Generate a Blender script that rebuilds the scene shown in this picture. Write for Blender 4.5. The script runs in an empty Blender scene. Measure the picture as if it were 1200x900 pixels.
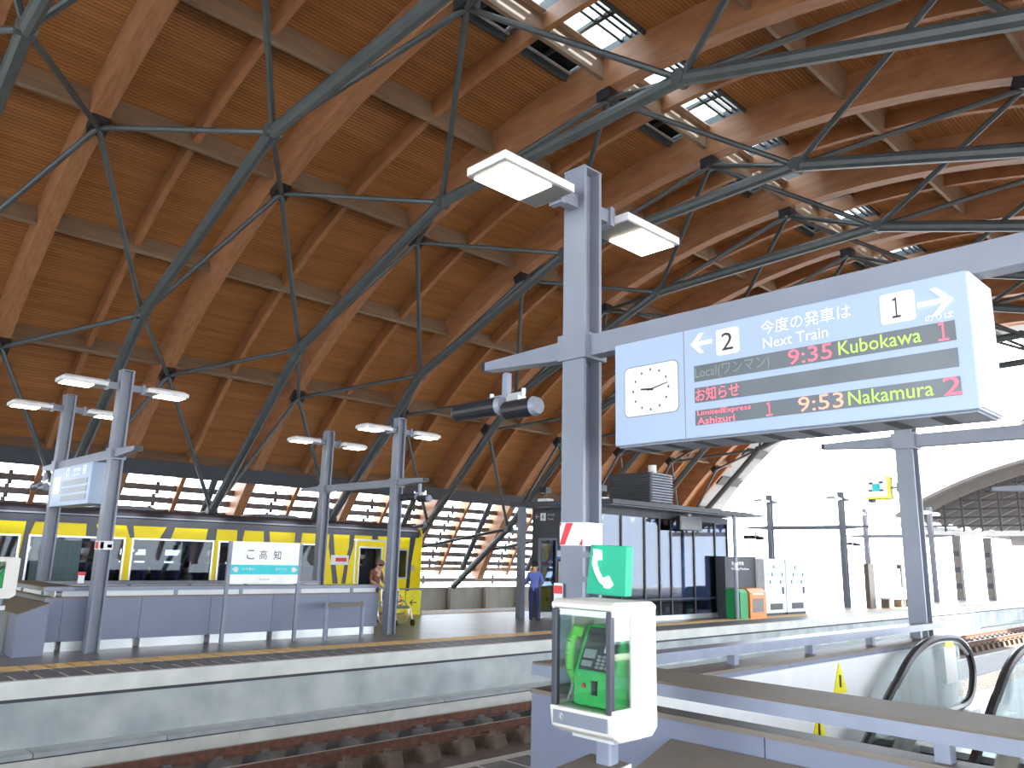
import bpy, bmesh, math, random
from mathutils import Vector, Matrix
random.seed(7)
D = bpy.data; C = bpy.context.scene.collection; SC = bpy.context.scene
PI = math.pi; R = math.radians

# ---------------------------------------------------------------- camera
cam = D.cameras.new('camera'); cam.lens = 921.3/1200*36; cam.sensor_width = 36; cam.clip_end = 600; cam.clip_start = .05
co = D.objects.new('camera', cam); C.objects.link(co)
RX = ((0.69619747, 0.71744143, 0.02422552), (-0.13786642, 0.16675082, -0.97631297), (-0.704487, 0.67636673, 0.21500258))
m3 = Matrix((RX[0], [-v for v in RX[1]], [-v for v in RX[2]])).transposed()
co.matrix_world = Matrix.Translation((0, 0, 1.85)) @ m3.to_4x4()
SC.camera = co
# ---------------------------------------------------------------- world, sun, exposure
w = D.worlds.new('sky'); SC.world = w; w.use_nodes = True
bg = w.node_tree.nodes['Background']; bg.inputs[0].default_value = (.80, .90, 1, 1); bg.inputs[1].default_value = 11.0
sl = D.lights.new('sun', 'SUN'); sl.energy = 28; sl.angle = R(1); sl.color = (1, .95, .86)
so = D.objects.new('sun', sl); C.objects.link(so)
so.rotation_euler = Vector((.80, .60, .85)).to_track_quat('Z', 'Y').to_euler()
so.location = (30, 30, 40)
SC.view_settings.view_transform = 'Standard'; SC.view_settings.look = 'None'
SC.view_settings.gamma = 1; SC.view_settings.use_curve_mapping = False
SC.view_settings.exposure = 0.0
SC.cycles.max_bounces = 8; SC.cycles.diffuse_bounces = 5; SC.cycles.transparent_max_bounces = 12

# ---------------------------------------------------------------- materials
def mat(name, c1, rough=.6, metal=0, c2=None, scale=4, stretch=(1, 1, 1), bump=0, attr=None, emit=None, es=0, spec=.5, detail=4):
    m = D.materials.new(name); m.use_nodes = True; nt = m.node_tree; b = nt.nodes['Principled BSDF']
    b.inputs['Roughness'].default_value = rough; b.inputs['Metallic'].default_value = metal
    b.inputs['Specular IOR Level'].default_value = spec
    c1 = tuple(c1)+(1,); b.inputs['Base Color'].default_value = c1
    if c2 is None: c2 = tuple(v*.86 for v in c1[:3])
    tc = nt.nodes.new('ShaderNodeTexCoord'); mp = nt.nodes.new('ShaderNodeMapping'); nz = nt.nodes.new('ShaderNodeTexNoise')
    mp.inputs['Scale'].default_value = stretch; nz.inputs['Scale'].default_value = scale; nz.inputs['Detail'].default_value = detail
    mx = nt.nodes.new('ShaderNodeMix'); mx.data_type = 'RGBA'
    mx.inputs[6].default_value = c1; mx.inputs[7].default_value = tuple(c2)+(1,)
    rp = nt.nodes.new('ShaderNodeMapRange'); rp.inputs[1].default_value = .35; rp.inputs[2].default_value = .65
    L = nt.links.new
    L(tc.outputs['Object'], mp.inputs[0]); L(mp.outputs[0], nz.inputs['Vector']); L(nz.outputs['Fac'], rp.inputs[0]); L(rp.outputs[0], mx.inputs[0])
    out = mx.outputs[2]
    if attr:
        a = nt.nodes.new('ShaderNodeAttribute'); a.attribute_name = attr
        m2 = nt.nodes.new('ShaderNodeMix'); m2.data_type = 'RGBA'; m2.blend_type = 'MULTIPLY'; m2.inputs[0].default_value = 1
        L(out, m2.inputs[6]); L(a.outputs['Color'], m2.inputs[7]); out = m2.outputs[2]
    L(out, b.inputs['Base Color'])
    if bump:
        bp = nt.nodes.new('ShaderNodeBump'); bp.inputs['Strength'].default_value = bump; bp.inputs['Distance'].default_value = .02
        L(nz.outputs['Fac'], bp.inputs['Height']); L(bp.outputs[0], b.inputs['Normal'])
    if emit: b.inputs['Emission Color'].default_value = tuple(emit)+(1,); b.inputs['Emission Strength'].default_value = es
    return m
def glass(name, tint=(.9, .95, .95), gl=.04, k=.6):
    m = D.materials.new(name); m.use_nodes = True; nt = m.node_tree; nt.nodes.clear(); L = nt.links.new
    o = nt.nodes.new('ShaderNodeOutputMaterial'); t = nt.nodes.new('ShaderNodeBsdfTransparent'); g = nt.nodes.new('ShaderNodeBsdfGlossy')
    lw = nt.nodes.new('ShaderNodeLayerWeight'); lw.inputs[0].default_value = .25; ad = nt.nodes.new('ShaderNodeMath'); ad.operation = 'MULTIPLY_ADD'
    ad.inputs[1].default_value = k; ad.inputs[2].default_value = gl; ad.use_clamp = True
    mx = nt.nodes.new('ShaderNodeMixShader'); t.inputs[0].default_value = tuple(tint)+(1,); g.inputs['Roughness'].default_value = .02
    L(lw.outputs['Fresnel'], ad.inputs[0]); L(ad.outputs[0], mx.inputs[0]); L(t.outputs[0], mx.inputs[1]); L(g.outputs[0], mx.inputs[2]); L(mx.outputs[0], o.inputs[0])
    return m
M = dict(
 board=mat('cedar_boards', (.37, .155, .048), .6, c2=(.30, .122, .036), scale=1.6, stretch=(3, .35, 3), attr='tone'),
 arch=mat('glulam_wood', (.36, .165, .075), .5, c2=(.27, .115, .05), scale=2.2, stretch=(.6, 6, 2.2), bump=.1),
 rib=mat('rib_wood', (.36, .16, .068), .5, c2=(.28, .12, .05), scale=2),
 purlin=mat('purlin_wood', (.25, .165, .105), .6, c2=(.20, .13, .08), scale=2, stretch=(4, .6, 4)),
 louvredark=mat('dark_timber', (.13, .105, .095), .7, c2=(.09, .075, .07)),
 louvrewood=mat('weathered_wood', (.42, .27, .18), .7, c2=(.30, .2, .14), scale=3),
 steel=mat('grey_painted_steel', (.235, .255, .31), .4, c2=(.21, .23, .28), scale=2),
 dsteel=mat('dark_truss_steel', (.06, .068, .07), .45, c2=(.046, .054, .057), scale=3),
 black=mat('black_metal', (.02, .02, .025), .4),
 dgrey=mat('dark_grey_cladding', (.07, .073, .085), .6),
 alu=mat('brushed_steel', (.75, .76, .76), .32, .6, scale=1.5, c2=(.6, .62, .62)),
 white=mat('white_paint', (.8, .8, .8), .4, c2=(.76, .76, .77)),
 cream=mat('cream_plastic', (.82, .79, .72), .35, c2=(.8, .76, .69)),
 conc=mat('concrete', (.60, .63, .63), .8, c2=(.38, .43, .44), scale=1.3, bump=.15, detail=8),
 edgec=mat('edge_concrete', (.80, .80, .75), .8, c2=(.66, .68, .64), scale=2.2, bump=.15, detail=8),
 panelc=mat('old_concrete_panel', (.42, .40, .35), .85, c2=(.31, .29, .25), scale=1.2, stretch=(1, 1, .4), detail=7),
 deck=mat('stained_track_bed', (.18, .135, .11), .9, c2=(.12, .085, .07), scale=2.5, bump=.3, detail=8),
 rust=mat('rusty_rail', (.20, .09, .055), .65, c2=(.13, .055, .035), scale=9),
 railtop=mat('worn_rail_top', (.42, .36, .33), .35, .7),
 block=mat('sleeper_concrete', (.24, .18, .135), .85, c2=(.15, .11, .085), scale=6, bump=.2),
 blockd=mat('dark_sleeper', (.18, .175, .18), .85, c2=(.13, .12, .12), scale=6, bump=.2),
 asphalt=mat('platform_paving', (.20, .195, .19), .34, c2=(.15, .145, .145), scale=1.2, detail=8),
 tile=mat('grey_edge_tile', (.19, .185, .19), .5, c2=(.15, .145, .15), scale=3),
 joint=mat('pale_joint', (.62, .61, .58), .6),
 tact=mat('yellow_tactile', (.62, .40, .14), .4, c2=(.50, .31, .11), scale=2.5),
 para=mat('parapet_lavender', (.205, .225, .31), .45, c2=(.185, .205, .285), scale=1.2),
 railgrey=mat('rail_grey', (.27, .30, .385), .35),
 brown=mat('brown_top', (.19, .155, .125), .6, c2=(.16, .13, .10), scale=3, stretch=(1, 1, 1)),
 tan=mat('tan_top', (.22, .185, .155), .5, c2=(.19, .155, .125), scale=3),
 lamp=mat('luminaire_white', (.8, .8, .8), .35),
 lampu=mat('luminaire_under', (.22, .22, .22), .5),
 lens=mat('lamp_lens', (1, .95, .8), .5, emit=(1, .93, .72), es=9),
 sign=mat('sign_body', (.39, .48, .64), .35, c2=(.37, .46, .62), scale=1),
 signlit=mat('lit_sign_side', (.85, .87, .92), .4),  # paler than the body: light on this side put into the colour
 led=mat('led_panel', (.15, .165, .18), .3, c2=(.12, .135, .15)),
 ledred=mat('led_red', (.8, .1, .15), .5, emit=(1, .13, .18), es=1.3),
 ledora=mat('led_orange', (.8, .3, .2), .5, emit=(1, .30, .20), es=1.3),
 ledgrn=mat('led_green', (.4, .8, .1), .5, emit=(.38, .75, .08), es=.8),
 leddim=mat('led_dim', (.2, .26, .24), .5, emit=(.2, .3, .25), es=.25),
 wtext=mat('white_lettering', (.9, .93, .95), .5, emit=(1, 1, 1), es=.35),
 plate=mat('lit_white_plate', (.85, .85, .85), .4, emit=(1, 1, 1), es=.15),
 ink=mat('black_ink', (.03, .03, .035), .6),
 greyink=mat('grey_ink', (.08, .08, .09), .6),
 red=mat('red_mark', (.75, .04, .05), .45),
 green=mat('phone_green', (.04, .62, .12), .4, c2=(.03, .5, .09), scale=30),
 lime=mat('handset_green', (.2, .75, .1), .35),
 gsign=mat('green_sign', (.0, .48, .27), .4, emit=(.01, .7, .4), es=.05),
 yellow=mat('train_yellow', (1.0, .78, .008), .4, c2=(.97, .74, .008), spec=.25),
 tdark=mat('train_dark', (.055, .055, .075), .35),
 ysign=mat('yellow_sign', (.95, .85, .02), .4),
 teal=mat('teal_band', (.0, .62, .68), .4),
 bluec=mat('seat_blue', (.10, .11, .26), .7), lining=mat('train_lining', (.30, .30, .36), .6),
 curtain=mat('pale_green_curtain', (.8, .9, .8), .8, c2=(.66, .78, .68), scale=3, stretch=(1, 6, .2)),
 orange=mat('orange_bin', (.95, .25, .02), .4),
 grnbin=mat('green_bin', (.02, .35, .10), .5),
 blue=mat('poster_blue', (.1, .3, .65), .5),
 skin=mat('skin', (.55, .33, .23), .6), hair=mat('dark_hair', (.02, .018, .018), .6),
 shirt=mat('blue_shirt', (.16, .22, .62), .8), trousers=mat('navy_trousers', (.03, .035, .14), .8), shoe=mat('black_shoe', (.015, .015, .015), .5),
 coat=mat('brown_coat', (.20, .08, .05), .9), hat=mat('brown_hat', (.23, .12, .10), .9), pale=mat('pale_top', (.55, .55, .42), .8), dcoat=mat('dark_coat', (.04, .04, .05), .8),
 rubber=mat('handrail_rubber', (.03, .03, .035), .3), glossd=mat('glossy_dark', (.03, .035, .04), .15),
 ground=mat('pale_ground', (.62, .62, .60), .9), roofout=mat('roof_metal', (.35, .36, .37), .5),
 fascia=mat('roof_edge_grey', (.33, .33, .33), .6), canopy=mat('canopy_grey', (.22, .20, .19), .7),
 vend=mat('vending_white', (.8, .85, .87), .35), vlit=mat('vending_display', (.6, .85, .9), .3, emit=(.5, .85, 1), es=1.0),
 glass=glass('clear_glass'), rglass=glass('room_glass', (.28, .31, .38), .03, .6), tglass=glass('train_glass', (.62, .66, .70), .02, .14), tglass2=glass('far_train_glass', (.5, .52, .55), .0, .2), sky_glass=glass('skylight_glass', (.85, .9, .92), .05),
)

# ---------------------------------------------------------------- mesh helpers
WL = {}
class MB:
    def __init__(s): s.v = []; s.f = []; s.t = []
    def add(s, vs, fs, tone=1):
        n = len(s.v); s.v += [tuple(v) for v in vs]; s.f += [tuple(i+n for i in f) for f in fs]; s.t += [tone]*len(fs); return s
    def box(s, x0, x1, y0, y1, z0, z1, tone=1):
        return s.add([(x0,y0,z0),(x1,y0,z0),(x1,y1,z0),(x0,y1,z0),(x0,y0,z1),(x1,y0,z1),(x1,y1,z1),(x0,y1,z1)],
                     [(0,3,2,1),(4,5,6,7),(0,1,5,4),(1,2,6,5),(2,3,7,6),(3,0,4,7)], tone)
    def cb(s, c, d): return s.box(c[0]-d[0]/2, c[0]+d[0]/2, c[1]-d[1]/2, c[1]+d[1]/2, c[2]-d[2]/2, c[2]+d[2]/2)
    def tube(s, p, q, r, n=8, r2=None):
        p = Vector(p); q = Vector(q); r2 = r if r2 is None else r2; a = (q-p).normalized()
        u = a.cross(Vector((0,0,1)) if abs(a.z) < .9 else Vector((1,0,0))).normalized(); w_ = a.cross(u)
        vs = [p+(u*math.cos(2*PI*i/n)+w_*math.sin(2*PI*i/n))*r for i in range(n)]+[q+(u*math.cos(2*PI*i/n)+w_*math.sin(2*PI*i/n))*r2 for i in range(n)]
        return s.add(vs, [(i,(i+1)%n,n+(i+1)%n,n+i) for i in range(n)]+[tuple(range(n))[::-1], tuple(range(n,2*n))])
    def path(s, pts, r, n=8):
        for a, b in zip(pts[:-1], pts[1:]): s.tube(a, b, r, n)
        return s
    def prism(s, poly, axis, a, b):
        """poly in the two other axes (in x,y,z order), extruded along axis from a to b"""
        def P(u, v, t): return (t,u,v) if axis == 'x' else (u,t,v) if axis == 'y' else (u,v,t)
        n = len(poly)
        return s.add([P(u,v,a) for u,v in poly]+[P(u,v,b) for u,v in poly],
                     [tuple(range(n)), tuple(range(n,2*n))[::-1]]+[(i,n+i,n+(i+1)%n,(i+1)%n) for i in range(n)])
    def arc(s, r0, r1, a0, a1, n, y0, y1, cx=0, cz=0):
        """ring sector in XZ: angle measured from the vertical towards -X, extruded along Y"""
        vs = []
        for i in range(n+1):
            a = R(a0+(a1-a0)*i/n); sx, cz_ = -math.sin(a), math.cos(a)
            for r, y in ((r0,y0),(r0,y1),(r1,y1),(r1,y0)): vs.append((cx+r*sx, y, cz+r*cz_))
        fs = []
        for i in range(n):
            for k in range(4): fs.append((4*i+k, 4*i+(k+1)%4, 4*i+4+(k+1)%4, 4*i+4+k))
        fs += [(0,1,2,3), (4*n+3,4*n+2,4*n+1,4*n)]
        return s.add(vs, fs)
    def mesh(s, name, m, off=(0,0,0), smooth=False):
        me = D.meshes.new(name); me.from_pydata([(v[0]-off[0], v[1]-off[1], v[2]-off[2]) for v in s.v], [], s.f)
        bm = bmesh.new(); bm.from_mesh(me); bmesh.ops.recalc_face_normals(bm, faces=bm.faces); bm.to_mesh(me); bm.free()
        if any(t != 1 for t in s.t):
            a = me.color_attributes.new('tone', 'FLOAT_COLOR', 'CORNER'); k = 0
            for p, t in zip(me.polygons, s.t):
                for _ in p.loop_indices: a.data[k].color = (t,t,t,1); k += 1
        me.materials.append(M[m] if isinstance(m, str) else m)
        if smooth:
            for p in me.polygons: p.use_smooth = True
        return me
def mk(name, mb, m, parent=None, smooth=False, bevel=0):
    off = WL[parent] if parent is not None else (0,0,0)
    o = D.objects.new(name, mb.mesh(name, m, off, smooth)); C.objects.link(o)
    if parent is not None: o.parent = parent
    WL[o] = off
    if bevel:
        b = o.modifiers.new('bevel', 'BEVEL'); b.width = bevel; b.segments = 2; b.limit_method = 'ANGLE'
    return o
def tag(o, label=None, cat=None, group=None, kind=None):
    if label: o['label'] = label
    if cat: o['category'] = cat
    if group: o['group'] = group
    if kind: o['kind'] = kind
    return o
def thing(name, loc, label=None, cat=None, group=None, kind=None):
    o = D.objects.new(name, None); C.objects.link(o); o.location = loc; o.empty_display_size = .2; WL[o] = tuple(loc)
    return tag(o, label, cat, group, kind)
def dup(o, loc=None, label=None, parent=None):
    c = o.copy(); C.objects.link(c)
    if loc is not None: c.location = loc
    if label: c['label'] = label
    if parent is not None: c.parent = parent
    for ch in list(o.children): dup(ch, parent=c)
    return c
def text(body, m, parent, c, face='-y', w=None, h=None, name='lettering', thick=.004):
    """lettering centred at c, facing -y or +x, fitted to width w and / or height h"""
    cu = D.curves.new('t', 'FONT'); cu.body = body; cu.align_x = 'CENTER'; cu.resolution_u = 2
    o = D.objects.new('t', cu); C.objects.link(o); bpy.context.view_layer.update()
    me = D.meshes.new_from_object(o.evaluated_get(bpy.context.evaluated_depsgraph_get()))
    D.objects.remove(o)
    xs = [v.co.x for v in me.vertices]; ys = [v.co.y for v in me.vertices]
    bw, bh = max(xs)-min(xs), max(ys)-min(ys); mx, my = (max(xs)+min(xs))/2, (max(ys)+min(ys))/2
    sx = w/bw if w else h/bh; sy = h/bh if h else sx
    off = WL[parent]
    for v in me.vertices:
        a, b = (v.co.x-mx)*sx, (v.co.y-my)*sy
        p = (c[0]+a, c[1], c[2]+b) if face == '-y' else (c[0], c[1]+a, c[2]+b)
        v.co = (p[0]-off[0], p[1]-off[1], p[2]-off[2])
    me.materials.clear(); me.materials.append(M[m])
    t = D.objects.new(name, me); C.objects.link(t); t.parent = parent; WL[t] = off
    return t
def poly(pts, axis, t, d=.004):  # thin plate of an outline
    return MB().prism(pts, axis, t, t+d)
def rrect(u0, u1, v0, v1, r, n=4):
    out = []
    for cu, cv, a in ((u1-r,v1-r,0),(u0+r,v1-r,90),(u0+r,v0+r,180),(u1-r,v0+r,270)):
        for i in range(n+1): out.append((cu+r*math.cos(R(a+90*i/n)), cv+r*math.sin(R(a+90*i/n))))
    return out

# ================================================================ SETTING
Y = [(.963+i)*4.6 for i in range(-4, 10)]       # planes of the main arches
CX, CZ = -10.07, -10.02                          # centre of the vault circle
def onc(r, a, y): return (CX-r*math.sin(R(a)), y, CZ+r*math.cos(R(a)))

g = mk('ground', MB().box(-160, 160, -80, 240, -8, -7), 'ground'); tag(g, kind='structure')
deck = mk('floor', MB().box(-32, 15, -16, 140, -1.8, -1.28), 'deck'); tag(deck, kind='structure')

# ---- platforms
def platform(x0, x1, hole, y0, y1, edges, n0, n1):
    p = thing('platform', ((x0+x1)/2, y0, 0), kind='structure')
    b = MB()
    hx0, hx1, hy0, hy1 = hole
    for q in ((x0+.12, x1-.12, y0, hy0), (x0+.12, hx0, hy0, hy1), (hx1, x1-.12, hy0, hy1), (x0+.12, x1-.12, hy1, y1)):
        b.box(q[0], q[1], q[2], q[3], -1.28, -.03)
    mk('platform_body', b, 'conc', p)
    mk('painted_lip_shade', MB().box(x0+.09, x1-.09, y0, y1, -.30, -.24), 'dgrey', p)  # dark strip painting the shade under the edge lip
    b = MB(); e = 1.62
    for q in ((x0+e, x1-e, y0, hy0), (x0+e, hx0, hy0, hy1), (hx1, x1-e, hy0, hy1), (x0+e, x1-e, hy1, y1)):
        b.box(q[0], q[1], q[2], q[3], -.029, 0)
    mk('paving', b, 'asphalt', p)
    for s, xe in edges:                          # s=+1: edge looks towards +X
        a = lambda d: xe-s*d
        mk('edge_beam', MB().box(min(a(0),a(.62)), max(a(0),a(1.07)), y0, y1, -.24, -.003), 'edgec', p)
        mk('joint_bed', MB().box(min(a(1.07),a(1.62)), max(a(1.07),a(1.62)), y0, y1, -.1, -.003), 'joint', p)
        t0 = MB().box(min(a(.12),a(1.04)), max(a(.12),a(1.04)), 0, .295, -.012, 0).mesh('edge_tile', 'tile', (xe,0,0))
        t1 = MB().box(min(a(1.09),a(1.60)), max(a(1.09),a(1.60)), 0, .325, -.012, .004)
        for j in range(8):
            xx = min(a(1.09),a(1.60))+.04+j*.058; t1.box(xx, xx+.025, .03, .295, .004, .009)
        t1 = t1.mesh('tactile_tile', 'tact', (xe,0,0))
        for nm, me, st in (('edge_tile', t0, .335), ('tactile_tile', t1, .335)):
            k = 0; yy = n0
            while yy < n1:
                o = D.objects.new(nm, me); C.objects.link(o); o.parent = p; o.location = (xe-WL[p][0], yy-WL[p][1], 0); yy += st
        o = mk('coping_strip', MB().box(min(a(0),a(.09)), max(a(0),a(.09)), y0, y1, -.003, 0), 'joint', p)
    return p
pf = platform(-22.0, -13.05, (-19.0, -16.45, 4.4, 11.2), -14, 110, ((1, -13.05), (-1, -22.0)), 1.5, 48)
pn = platform(-5.83, 3.5, (-3.8, -.9, 4.5, 11.9), -14, 60, ((-1, -5.83),), 1.5, 24)
# ledge and cable trough at the foot of the far platform wall
tr = thing('trim_1', (-12.9, 0, -1.28), kind='structure')
mk('trough_body', MB().box(-13.17, -12.80, -14, 110, -1.28, -.98), 'edgec', tr)
for k in range(40):
    if k == 0: cv = mk('trough_cover', MB().box(-13.17, -12.76, -2+.01, -2+1.79, -.98, -.92), 'conc', tr)
    else:
        o = cv.copy(); C.objects.link(o); o.location.y = k*1.8; 
mk('trough_pipe', MB().tube((-12.78,-14,-.99), (-12.78,110,-.99), .012, 6), 'dgrey', tr)

# ---- tracks
def track(x, nb, ys=0, near=(0,)):
    t = thing('railway_track', (x, 0, -1.28), kind='structure')
    for s in (-1, 1):
        rx = x+s*.545
        mk('rail', MB().prism([(rx-.065,-1.08),(rx+.065,-1.08),(rx+.065,-1.065),(rx+.012,-1.05),(rx+.012,-.975),(rx+.033,-.965),(rx+.033,-.93),(rx-.033,-.93),(rx-.033,-.965),(rx-.012,-.975),(rx-.012,-1.05),(rx-.065,-1.065)], 'y', -14, 110), 'rust', t)
        mk('running_surface', MB().box(rx-.024, rx+.024, -14, 110, -.931, -.927), 'railtop', t)
        if nb:
            bb = MB().add([(rx-.3,-.17,-1.28),(rx+.3,-.17,-1.28),(rx+.3,.17,-1.28),(rx-.3,.17,-1.28),(rx-.26,-.13,-1.08),(rx+.26,-.13,-1.08),(rx+.26,.13,-1.08),(rx-.26,.13,-1.08)],
                          [(0,3,2,1),(4,5,6,7),(0,1,5,4),(1,2,6,5),(2,3,7,6),(3,0,4,7)])
            bb.box(rx-.11, rx-.05, -.06, .06, -1.08, -1.03).box(rx+.05, rx+.11, -.06, .06, -1.08, -1.03)
            me = bb.mesh('sleeper_block', 'block' if s > 0 else 'blockd', WL[t])
            for k in range(nb):
                o = D.objects.new('sleeper_block', me); C.objects.link(o); o.parent = t; o.location = (0, ys+k*.72, 0)
    return t
track(-11.08, 90, -.3); track(-7.8, 60, -.3); track(5.4, 0); track(-23.5, 0)
mk('wire_conduit', MB().box(-9.52, -9.40, -14, 110, -1.28, -1.17), 'rust', deck)

# ---- left wall: concrete panels, timber louvres, steel props
wl = thing('wall_left', (-30.4, 0, -1.3), kind='structure')
for i in range(20):
    y0 = Y[2]+i*2.3
    if i == 0:
        pa = mk('concrete_panel', MB().box(-30.35, -30.15, y0+.03, y0+2.27, -1.28, .36), 'panelc', wl)
        pb = mk('pilaster', MB().box(-30.15, -29.9, y0-.13, y0+.13, -1.28, .40), 'panelc', wl)
        a1, a2 = 51.6, 58.6
        sl_ = []
        for k in range(9):
            z = 3.98-.415*k
            if abs(z-1.2) < .2: continue
            sn = (z-CZ)/23.75; x = CX-23.75*math.sqrt(max(0, 1-sn*sn))
            b = MB().prism([(x-.05,z-.105),(x+.03,z-.105),(x+.03,z+.105),(x-.05,z+.105)], 'y', y0+.02, y0+2.28)
            b.box(x-.05, x+.0, y0+1.5, y0+1.62, z-.22, z+.22)
            sl_.append(mk('louvre_slat', b, 'louvredark', wl))
        sl_.append(mk('eaves_board', MB().prism([(-27.95,4.28),(-27.75,4.28),(-27.4,4.75),(-27.5,4.75)], 'y', y0, y0+2.3), 'dgrey', wl))
        zb = 1.2; x = CX-23.6*math.sqrt(1-((zb-CZ)/23.6)**2)
        rail_ = mk('wall_beam', MB().box(x-.16, x+.12, y0, y0+2.3, 1.12, 1.30), 'louvrewood', wl)
    else:
        for s in [pa, pb, rail_]+sl_:
            o = s.copy(); C.objects.link(o); o.location.y = i*2.3

# ---- roof
roof = thing('ceiling', (CX, 0, 0), kind='structure')
lv = [2.4+9.7*k for k in range(-5, 6)]           # purlin angles
def cellmesh(a0, a1, name):
    b = MB(); n = max(2, round((a1-a0)*R(1)*24.1/.102)); da = (a1-a0)/n; r = 24.09; wd = 2.3
    for i in range(n):
        t = random.choice([.90, .95, .98, 1.01, 1.04, 1.08])
        s0, s1 = a0+i*da, a0+(i+1)*da-da*.13
        P = lambda rr, a, y: (-rr*math.sin(R(a)), y, rr*math.cos(R(a)))
        ys = [0, random.uniform(.3, 2.), wd]
        for j in range(2):
            tt = t*random.uniform(.96, 1.04)
            b.add([P(r,s0,ys[j]), P(r,s0,ys[j+1]), P(r,s1,ys[j+1]), P(r,s1,ys[j])], [(0,1,2,3)], tt)
        s2 = a0+(i+1)*da
        b.add([P(r,s1,0),P(r,s1,wd),P(r+.02,s1,wd),P(r+.02,s1,0)], [(0,1,2,3)], .8)
        b.add([P(r+.02,s1,0),P(r+.02,s1,wd),P(r+.02,s2,wd),P(r+.02,s2,0)], [(0,1,2,3)], .45)
        b.add([P(r+.02,s2,0),P(r+.02,s2,wd),P(r,s2,wd),P(r,s2,0)], [(0,1,2,3)], .8)
    bb = MB().arc(r+.021, r+.12, a0, a1, 3, 0, wd)
    b.add(bb.v, bb.f, .99)
    return b.mesh(name, 'board')
full = [cellmesh(-4.85, 4.85, 'roof_panel') for _ in range(4)]
skyA = cellmesh(0, 6.5, 'roof_panel')            # -7.3 .. -.8
skyB = cellmesh(0, 6.8, 'roof_panel')            # 5.3 .. 12.1
def place(name, me, ang, y, parent, r=None):
    o = D.objects.new(name, me); C.objects.link(o); o.parent = parent
    o.location = (CX-WL[parent][0], y, CZ); o.rotation_euler = (0, -R(ang), 0); return o
for i in range(1, 13):
    for h in (0, 1):
        y = Y[i]+h*2.3
        for k in range(-5, 5):
            a = lv[k+5]
            if k == -1: place('roof_panel', skyA, a, y, roof)
            elif k == 0: place('roof_panel', skyB, 5.3, y, roof)
            else: place('roof_panel', full[(i*7+h*3+k*5) % 4], a+4.85, y, roof)
# purlins
pm = MB().box(-.055, .055, .18, 4.42, 23.42, 24.09).mesh('purlin', 'purlin')
pm2 = MB().box(-.055, .055, .18, 2.25, 23.42, 24.09).mesh('purlin', 'purlin')
for i in range(1, 13):
    for a in lv: place('purlin', pm if i < 12 else pm2, a, Y[i], roof)
mid = [a for a in lv]
# arches and ribs
for i in range(1, 13):
    b = MB().arc(23.15, 24.09, -62, 62.4, 60, Y[i]-.19, Y[i]+.19, CX, CZ)
    mk('timber_arch', b, 'arch', roof)
    if i < 13:
        yy = Y[i]+2.3
        mk('timber_rib', MB().arc(23.62, 24.09, -62, 62.4, 50, yy-.08, yy+.08, CX, CZ), 'rib', roof)
mk('roof_cladding', MB().arc(24.22, 24.4, 5.35, 51.5, 30, Y[1]-1.2, Y[12]+5.9, CX, CZ).arc(24.22, 24.4, -46.3, -.85, 40, Y[1]-1.2, Y[12]+5.9, CX, CZ), 'roofout', roof)
mk('light_block_vault', MB().arc(23.7, 24.2, -64, 64, 50, Y[1]-34, Y[1]-.2, CX, CZ), 'board', roof)  # unseen vault shell, added to keep light from the rear out
mk('gable_soffit', MB().arc(24.0, 24.075, -46.3, 58, 60, Y[12]+3.0, Y[12]+5.9, CX, CZ).arc(24.0, 24.4, -46.3, 58, 60, Y[12]+5.9, Y[12]+6.0, CX, CZ), 'fascia', roof)
for k in range(16):
    mk('soffit_bracket', MB().arc(23.85, 24.0, -40+k*6, -38.5+k*6, 1, Y[12]+3.1, Y[12]+5.6, CX, CZ), 'dsteel', roof)
# skylights, one in every half bay on both sides of the ridge purlin
def skylight(y, first=[None]):
    if first[0] is None:
        s = thing('skylight', (CX, y, CZ+24.1)); s.parent = roof; s.location = (0, y, CZ+24.1)
        y0, y1 = y+.2, y+2.2
        b = MB().arc(24.0, 24.4, 5.15, 5.3, 1, y0-.1, y1+.1, CX, CZ).arc(24.0, 24.4, -.8, -.65, 1, y0-.1, y1+.1, CX, CZ)
        b.arc(24.0, 24.4, -.8, 5.3, 4, y0-.1, y0-.04, CX, CZ).arc(24.0, 24.4, -.8, 5.3, 4, y1+.04, y1+.1, CX, CZ)
        mk('skylight_frame', b, 'dsteel', s)
        mk('pane', MB().arc(24.38, 24.40, -.8, 5.3, 4, y0-.1, y1+.1, CX, CZ), 'sky_glass', s)
        b = MB().box(-11.9, -11.84, y0, y1, 14.1, 14.16)
        mk('light_trim', MB().arc(24.1, 24.14, 4.75, 4.9, 1, y0, y1, CX, CZ).arc(24.1, 24.14, 3.6, 4.9, 1, y1-.14, y1-.08, CX, CZ), 'alu', s)
        mk('cross_bar', MB().arc(24.2, 24.3, -.8, 5.3, 3, y+1.15, y+1.25, CX, CZ), 'dsteel', s)
        for a in (-.45, -.1, .3, .9):
            mk('slat', MB().arc(24.2, 24.3, a, a+.17, 1, y0, y1, CX, CZ), 'dsteel', s)
        mk('lit_purlin_side', MB().arc(24.02, 24.05, 1.9, 2.9, 2, y0, y1, CX, CZ), 'louvrewood', s)  # pale strip painting the brightly lit side of the ridge purlin
        mk('dark_reflection', MB().arc(24.34, 24.37, 3.4, 5.2, 2, y0, y1, CX, CZ), 'glossd', s)  # dark glossy sheet painting the dark reflection in the lower glass
        first[0] = (s, y)
    else:
        s = dup(first[0][0], parent=roof); s.location = (0, y, CZ+24.1)
for i in range(1, 12):
    for h in (0, 1): skylight(Y[i]+h*2.3)
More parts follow.
